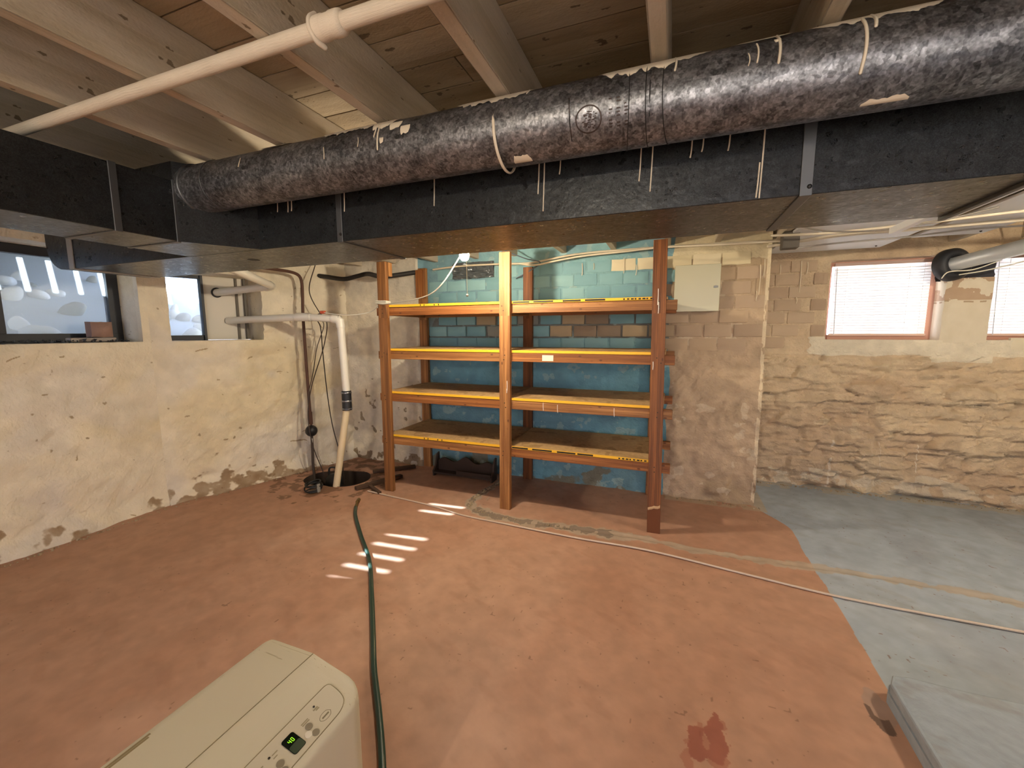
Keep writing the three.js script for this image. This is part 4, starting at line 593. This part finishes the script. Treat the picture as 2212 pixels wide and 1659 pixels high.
// dehumidifier: flat top behind, control strip on a face that slopes down to the front
{
  const t = thing('dehumidifier', 'beige dehumidifier with a green lit display, cut by the lower edge', 'dehumidifier', [-0.826, 0, -0.5]);
  const plastic = M(0xffffff, 0.5, { map: tex(512, 512, (u, v, o) => { const n = fbm(u * 4, v * 4, 4, 611), d = fbm(u * 30, v * 30, 4, 612); mix3(o, hex(0xcfc7b0), hex(0xc6bda3), n); if (d > 0.76 && vn(u * 5, v * 5, 613) > 0.5) mix3(o, o.slice(), hex(0x9a8e70), 0.6); }), bumpMap: bumpOf(3, 3), bumpScale: 0.0003 });
  const Z0 = -0.232, Z1 = 0.2, top = 0.58, ang = Math.atan2(-0.038, 0.141), c = Math.cos(ang), sn = Math.sin(ang);
  const on = (g) => g.rotateZ(ang).translate(0, top, 0);               // geometry laid out flat (x along the slope), moved onto the sloping face
  // cross-sections from the far end towards the camera; the far corners are rounded in plan
  const ring = (dz, drop) => {
    const q = (r, d) => (d >= r ? 0 : r - Math.sqrt(r * r - (r - d) * (r - d))), xm = 0.17 - q(0.06, dz) - drop, xl = -0.168 + q(0.018, dz) + drop, p = [[xl, 0.03], [xl, top - 0.02], [xl + 0.005, top - 0.007], [xl + 0.016, top - 0.0004 - drop], [xl + 0.03, top - drop], [-0.004, top - drop]];
    const xe = xm - 0.012; for (let i = 1; i <= 8; i++) p.push([-0.004 + (xe + 0.004) * i / 8, top - drop + sn / c * (xe * i / 8)]);
    const ye = top - drop + sn / c * xe; p.push([xm - 0.005, ye - 0.004], [xm - 0.001, ye - 0.012], [xm, ye - 0.024], [xm, 0.03]); return p;
  };
  const st = [[0, 0.005], [0.0015, 0.0015], [0.005, 0], [0.01, 0], [0.02, 0], [0.03, 0], [0.042, 0], [0.06, 0], [0.43, 0]].map(([dz, drop]) => [Z0 + dz, ring(dz, drop)]);
  const NP = st[0][1].length, shell = toCreasedNormals(sheet(NP - 1, st.length - 1, (u, v) => { const [z, p] = st[Math.round(v * (st.length - 1))], q = p[Math.round(u * (NP - 1))]; return [q[0], q[1], z]; }), 0.6);
  part('body', [shell, new THREE.ShapeGeometry(new THREE.Shape(st[0][1].map(([x, y]) => new THREE.Vector2(x, y)))).translate(0, 0, Z0)], plastic, t);
  const groove = M(0x8b7f5e, 0.8), ink = M(0x9b9072, 0.6), btnM = M(0x857a64, 0.6);
  part('seam', tube([[-0.002, top + 0.0002, Z0 + 0.004], [-0.002, top + 0.0002, Z1 - 0.01]], 0.0008, 6, 8), groove, t);
  const y0 = 0.0006, po = new THREE.Shape(); po.moveTo(0.086, -0.2); po.lineTo(0.086, 0.172); po.quadraticCurveTo(0.086, 0.19, 0.096, 0.19); po.quadraticCurveTo(0.134, 0.19, 0.147, 0.178); po.quadraticCurveTo(0.158, 0.165, 0.159, 0.145); po.lineTo(0.1605, -0.2); po.closePath();
  const panel = part('control_panel', on(new THREE.ExtrudeGeometry(po, { depth: 0.001, bevelEnabled: false, curveSegments: 16 }).rotateX(-Math.PI / 2).translate(0, y0 - 0.0008, 0)), M(0xc8bfa8, 0.45), t);
  part('panel_groove', on(tube(po.getPoints(16).map((p) => [p.x, y0, -p.y]), 0.0009, 6, 160, false)), groove, t);
  const rr = (w, h, r) => { const s = new THREE.Shape(); s.moveTo(-w / 2 + r, -h / 2); s.lineTo(w / 2 - r, -h / 2); s.quadraticCurveTo(w / 2, -h / 2, w / 2, -h / 2 + r); s.lineTo(w / 2, h / 2 - r); s.quadraticCurveTo(w / 2, h / 2, w / 2 - r, h / 2); s.lineTo(-w / 2 + r, h / 2); s.quadraticCurveTo(-w / 2, h / 2, -w / 2, h / 2 - r); s.lineTo(-w / 2, -h / 2 + r); s.quadraticCurveTo(-w / 2, -h / 2, -w / 2 + r, -h / 2); return s; };
  const plate = (w, h, r, d, x, y, z) => on(new THREE.ExtrudeGeometry(rr(w, h, r), { depth: d, bevelEnabled: false }).rotateX(-Math.PI / 2).translate(x, y, z));
  const DX = 0.127, DZ = -0.0555;
  const disp = part('display', plate(0.042, 0.029, 0.006, 0.001, DX, y0 + 0.0002, DZ), P(0x0c140c, 0.15, { clearcoat: 0.5 }), panel);
  part('sensor_window', plate(0.019, 0.027, 0.005, 0.0003, DX + 0.0105, y0 + 0.0012, DZ), M(0x3c4836, 0.3), panel);
  const glow = M(0x5a9a10, 0.5, { emissive: new THREE.Color().setRGB(0.35, 0.9, 0.02), emissiveIntensity: 0.9 });
  const SEG = { 4: 'fgbc', 0: 'abcdef' }, digit = (ch, z0) => [...SEG[ch]].map((k) => { const w = 0.0036, h = 0.0042, th = 0.0011, [cx, cy, hor] = { a: [0, h, 1], g: [0, 0, 1], d: [0, -h, 1], b: [w / 2, h / 2, 0], f: [-w / 2, h / 2, 0], c: [w / 2, -h / 2, 0], e: [-w / 2, -h / 2, 0] }[k]; return on(box(hor ? th : h * 0.92, 0.0004, hor ? w * 0.92 : th, -cy + DX - 0.0075, y0 + 0.0016, z0 - cx, 0)); });
  part('digits', [...digit('4', DZ + 0.0035), ...digit('0', DZ - 0.0035)], glow, panel, 'green lit digits reading 40');
  for (const [x, z, m] of [[0.127, -0.095, btnM], [0.148, -0.094, btnM], [0.139, -0.083, M(0xdad3c2, 0.5)], [0.136, -0.016, btnM], [0.152, -0.012, btnM]]) part('button', on(new THREE.CylinderGeometry(0.0075, 0.0077, 0.0014, 24).translate(x, y0 + 0.0006, z)), m, panel);
  for (const [x, z] of [[0.103, -0.131], [0.11, -0.012]]) part('indicator_light', on(new THREE.CylinderGeometry(0.0024, 0.0024, 0.001, 12).translate(x, y0 + 0.0006, z)), M(0x241a10, 0.4), panel);
  part('emblem', on(tube([[0.138, y0, -0.146], [0.131, y0, -0.14], [0.131, y0, -0.123], [0.138, y0, -0.116], [0.145, y0, -0.122], [0.145, y0, -0.139], [0.138, y0, -0.146]], 0.0006, 5, 60)), M(0x7b7055, 0.6), panel, 'small lens shaped maker emblem');
  part('emblem', on(box2(0.1365, 0.1398, y0, y0 + 0.0006, -0.14, -0.122, 0)), M(0x7b7055, 0.6), panel);
  for (const [x, z, w, l] of [[0.109, -0.13, 0.0035, 0.012], [0.113, -0.132, 0.003, 0.009], [0.112, -0.097, 0.0025, 0.018], [0.116, -0.097, 0.0025, 0.018], [0.111, -0.024, 0.0022, 0.012], [0.118, -0.02, 0.002, 0.009], [0.112, 0.012, 0.0025, 0.018]]) part('printed_caption', on(box2(x - w / 2, x + w / 2, y0, y0 + 0.0005, z - l / 2, z + l / 2, 0)), ink, panel);
  for (const k of [0, 1]) part('printed_caption', box2(-0.147 + 0.006 * k, -0.1425 + 0.006 * k, top - 0.0005, top + 0.0005, 0.055 + 0.006 * k, 0.155, 0), M(0x8a7a58, 0.7), t);
  part('plinth', box2(-0.15, 0.155, 0, 0.03, Z0 + 0.02, Z1 - 0.02, 0.004), blackMat, t);
}

// ------------------------------------------------------------------ left sill
{
  solo('sill_stone', box(0.07, 0.03, 0.26, -3.9, 1.35, -1.74, 0.008, 2), M(0xa69c92, 0.9, { bumpMap: bumpOf(0.4, 0.3), bumpScale: 0.003 }), 'flat grey stone lying on the left window sill under the brick', 'stone');
  const b = solo('loose_brick', brickShapes[1].clone().scale(0.62, 1.15, 3.4), M(0x94776a, 0.9, { bumpMap: bumpOf(0.5, 0.3), bumpScale: 0.003 }), 'dull red brown brick standing on the sill of the left window', 'brick'); b.position.set(-3.89, 1.423, -1.79); b.rotation.y = Math.PI / 2;
  const r = rng(61), gs = []; for (let i = 0; i < 260; i++) { const g = new THREE.TetrahedronGeometry(0.006 + 0.012 * r() * r()); g.rotateX(r() * 6).rotateY(r() * 6).translate(-3.82 - 0.2 * r(), 1.338 + 0.012 * r(), -0.9 - 1.05 * r()); gs.push(g); }
  tag(part('rubble', gs, M(0x3c4044, 0.7), scene), 'dark loose grit and paint flakes on the left window sill', 'rubble', null, 'stuff');
}
{
  const r = rng(62), gs = [], put = (x, z, s) => { const g = new THREE.TetrahedronGeometry(s); g.rotateX(r() * 6).rotateY(r() * 6).translate(x, s * 0.3, z); gs.push(g); };
  for (let i = 0; i < 240; i++) { const z = -0.9 - 2.3 * r(), x = z > -2.05 ? -3.72 : -3.8 + (-2.05 - z) * 0.319 + 0.07; put(x + 0.05 * r() * r(), z, 0.004 + 0.012 * r() * r()); }
  for (let i = 0; i < 200; i++) put(0.72 + 2.2 * r(), -4.3 + 0.06 * r() * r(), 0.004 + 0.014 * r() * r());
  for (let i = 0; i < 90; i++) put(-0.02 + 0.74 * r(), -3.65 + 0.05 * r() * r(), 0.004 + 0.012 * r() * r());
  for (let i = 0; i < 260; i++) { const k = 1 + Math.floor(r() * 6), q = r(), a = CRACK[k - 1], b = CRACK[k]; put(a[0] + (b[0] - a[0]) * q + 0.03 * (r() - 0.5), a[1] + (b[1] - a[1]) * q + 0.05 * (r() - 0.5), 0.003 + 0.009 * r() * r()); }
  tag(part('rubble', gs, M(0xa8977c, 0.9), scene), 'plaster crumbs along the foot of the walls and the floor crack', 'rubble', null, 'stuff');
}

// ------------------------------------------------------------------ right ceiling: vent pipe, cables, panned joists
{
  const t = thing('vent_pipe', 'silver metal vent pipe leaving through a black collar between the right windows', 'pipe');
  const A = V(2.0, 1.9, -4.3), B = V(2.62, 2.075, -3.55), dir = B.clone().sub(A).normalize();
  part('pipe_run', rod(A.toArray(), B.toArray(), 0.052, 0.052, 32), M(0xd3d9de, 0.42, { metalness: 0.6, bumpMap: bumpOf(2, 2), bumpScale: 0.0005 }), t);
  const L = [[0.115, 0], [0.125, 0.01], [0.122, 0.06], [0.1, 0.085], [0.07, 0.09], [0.056, 0.06]].map(([a, b]) => new THREE.Vector2(a, b)), g = new THREE.LatheGeometry(L, 36);
  g.applyQuaternion(new THREE.Quaternion().setFromUnitVectors(V(0, 1, 0), V(0.25, 0.06, 1).normalize())).translate(2.0, 1.9, -4.36);
  part('collar', g, M(0x24262b, 0.55), t, 'black collar in the wall opening');
  const s = A.clone().addScaledVector(dir, 0.42); part('hanger_strap', tube([[s.x, s.y + 0.16, s.z - 0.02], [s.x + 0.03, s.y + 0.05, s.z + 0.045], [s.x, s.y - 0.05, s.z + 0.03]], 0.006, 8), M(0xd9dbe0, 0.5), t, 'white hanging strap');
  part('joint_band', new THREE.TorusGeometry(0.053, 0.003, 8, 32).applyQuaternion(new THREE.Quaternion().setFromUnitVectors(V(0, 0, 1), dir)).translate(s.x + dir.x * 0.05, s.y + dir.y * 0.05, s.z + dir.z * 0.05), seamMat, t);
}
const flue = M(0x3a3a40, 0.8); solo('flue_packing', sheet(30, 20, (u, v) => [1.962 + 0.36 * u, 1.785 + 0.215 * v, -4.46 + 0.05 * fbm(u * 6, v * 5, 4, 541)]), flue, 'sooty packing round the black collar between the right windows', 'packing');
cable('thin_wire', [[1.9, 1.79, -4.2], [1.92, 1.83, -4.18], [2.05, 1.84, -4.15], [2.2, 1.9, -4.15]], 0.004, cordMat, 'short white wire curling under the silver vent pipe', 'wire');
cable('thin_wire', [[2.0, 1.812, -4.2], [2.12, 1.83, -4.18], [2.3, 1.88, -4.1], [2.5, 1.96, -4.05]], 0.004, cordMat, 'white wire rising right from the masonry post to the second blind', 'wire');
const pan = M(0xdcdde0, 0.5);
for (const [xa, xb, za, zb, label] of [[0.745, 1.535, -4.3, -2.6, 'white painted flat panel closing the joist bay above the left of the right windows'], [1.585, 1.975, -3.95, -2.4, 'white painted panel under the joists beside the silver vent pipe']]) { const t = thing('joist_panel', label, 'panel', [0, 0, 0]); part('panel', box2(xa, xb, 2.062, 2.078, za, zb, 0.003), pan, t); part('nail_head', [new THREE.SphereGeometry(0.008, 8, 6).translate(xa + 0.06, 2.062, zb - 0.2), new THREE.SphereGeometry(0.008, 8, 6).translate(xb - 0.06, 2.062, za + 0.1)], blackMat, t); }
{
  const wires = 'cables stapled along the right ceiling', m = M(0xd2c6ae, 0.5);
  cable('ceiling_cable', [[0.6, 2.035, -3.35], [0.9, 2.02, -3.32], [1.3, 2.03, -3.3], [1.8, 2.05, -3.25], [2.5, 2.05, -3.2]], 0.008, m, 'upper pale cable running right under the white joist panel', 'cable', wires);
  cable('ceiling_cable', [[0.62, 2.0, -3.55], [1.0, 2.035, -3.52], [1.4, 2.04, -3.5], [2.0, 2.05, -3.5], [2.6, 2.05, -3.5]], 0.011, m, 'thick pale cable in the middle of the run under the white joist panel', 'cable', wires);
  cable('ceiling_cable', [[0.74, 2.0, -3.75], [1.05, 2.02, -3.73], [1.44, 2.03, -3.72], [1.8, 2.05, -3.7], [2.1, 2.05, -3.7]], 0.006, M(0x9b9690, 0.5), 'thin grey cable lowest under the white joist panel, nearest the windows', 'cable', wires);
  cable('ceiling_cable', [[0.7, 2.03, -3.1], [0.85, 1.99, -3.1], [1.1, 1.975, -3.1], [1.35, 2.0, -3.1], [1.6, 2.05, -3.1]], 0.005, M(0x7c746c, 0.5), 'dark slack cable sagging below the white joist panel near the trunk duct', 'cable', wires);
  const wl = 'cables along the top of the blue wall';
  cable('wall_cable', [[-1.3, 2.0, -3.6], [-1.16, 1.975, -3.58], [-0.95, 2.0, -3.57], [-0.756, 2.02, -3.56], [-0.381, 2.034, -3.55], [-0.135, 2.045, -3.55], [0.32, 2.036, -3.55], [0.733, 2.031, -3.55]], 0.008, m, 'pale cable along the top of the blue wall, passing behind the right post', 'cable', wl);
  cable('wall_cable', [[-2.2, 2.0, -3.62], [-1.9, 2.015, -3.62], [-1.5, 2.01, -3.61], [-1.2, 2.0, -3.6], [-0.8, 2.05, -3.62], [-0.2, 2.06, -3.62], [0.7, 2.045, -3.6]], 0.009, M(0xc9bda5, 0.5), 'thicker pale pipe close under the joists above the blue wall', 'cable', wl);
  cable('wall_cable', [[-1.35, 2.075, -3.3], [-1.2, 2.02, -3.5], [-1.1, 1.995, -3.58], [-1.2, 1.94, -3.62], [-1.35, 1.88, -3.655]], 0.005, M(0x57606a, 0.5), 'thin grey wire drooping beside the middle rear post', 'wire');
  solo('junction_block', box(0.1, 0.11, 0.09, 0.74, 2.02, -3.5, 0.006), M(0x5b554d, 0.8), 'dark block at the joist end where the ceiling cables meet', 'block');
  solo('hanger_bar', box2(0.92, 0.95, 1.84, 1.87, -2.5, -1.3, 0.003), M(0xe3e6ea, 0.4), 'white painted metal bar under the ceiling at the right end of the trunk duct', 'bar');
}
renderer.render(scene, camera);
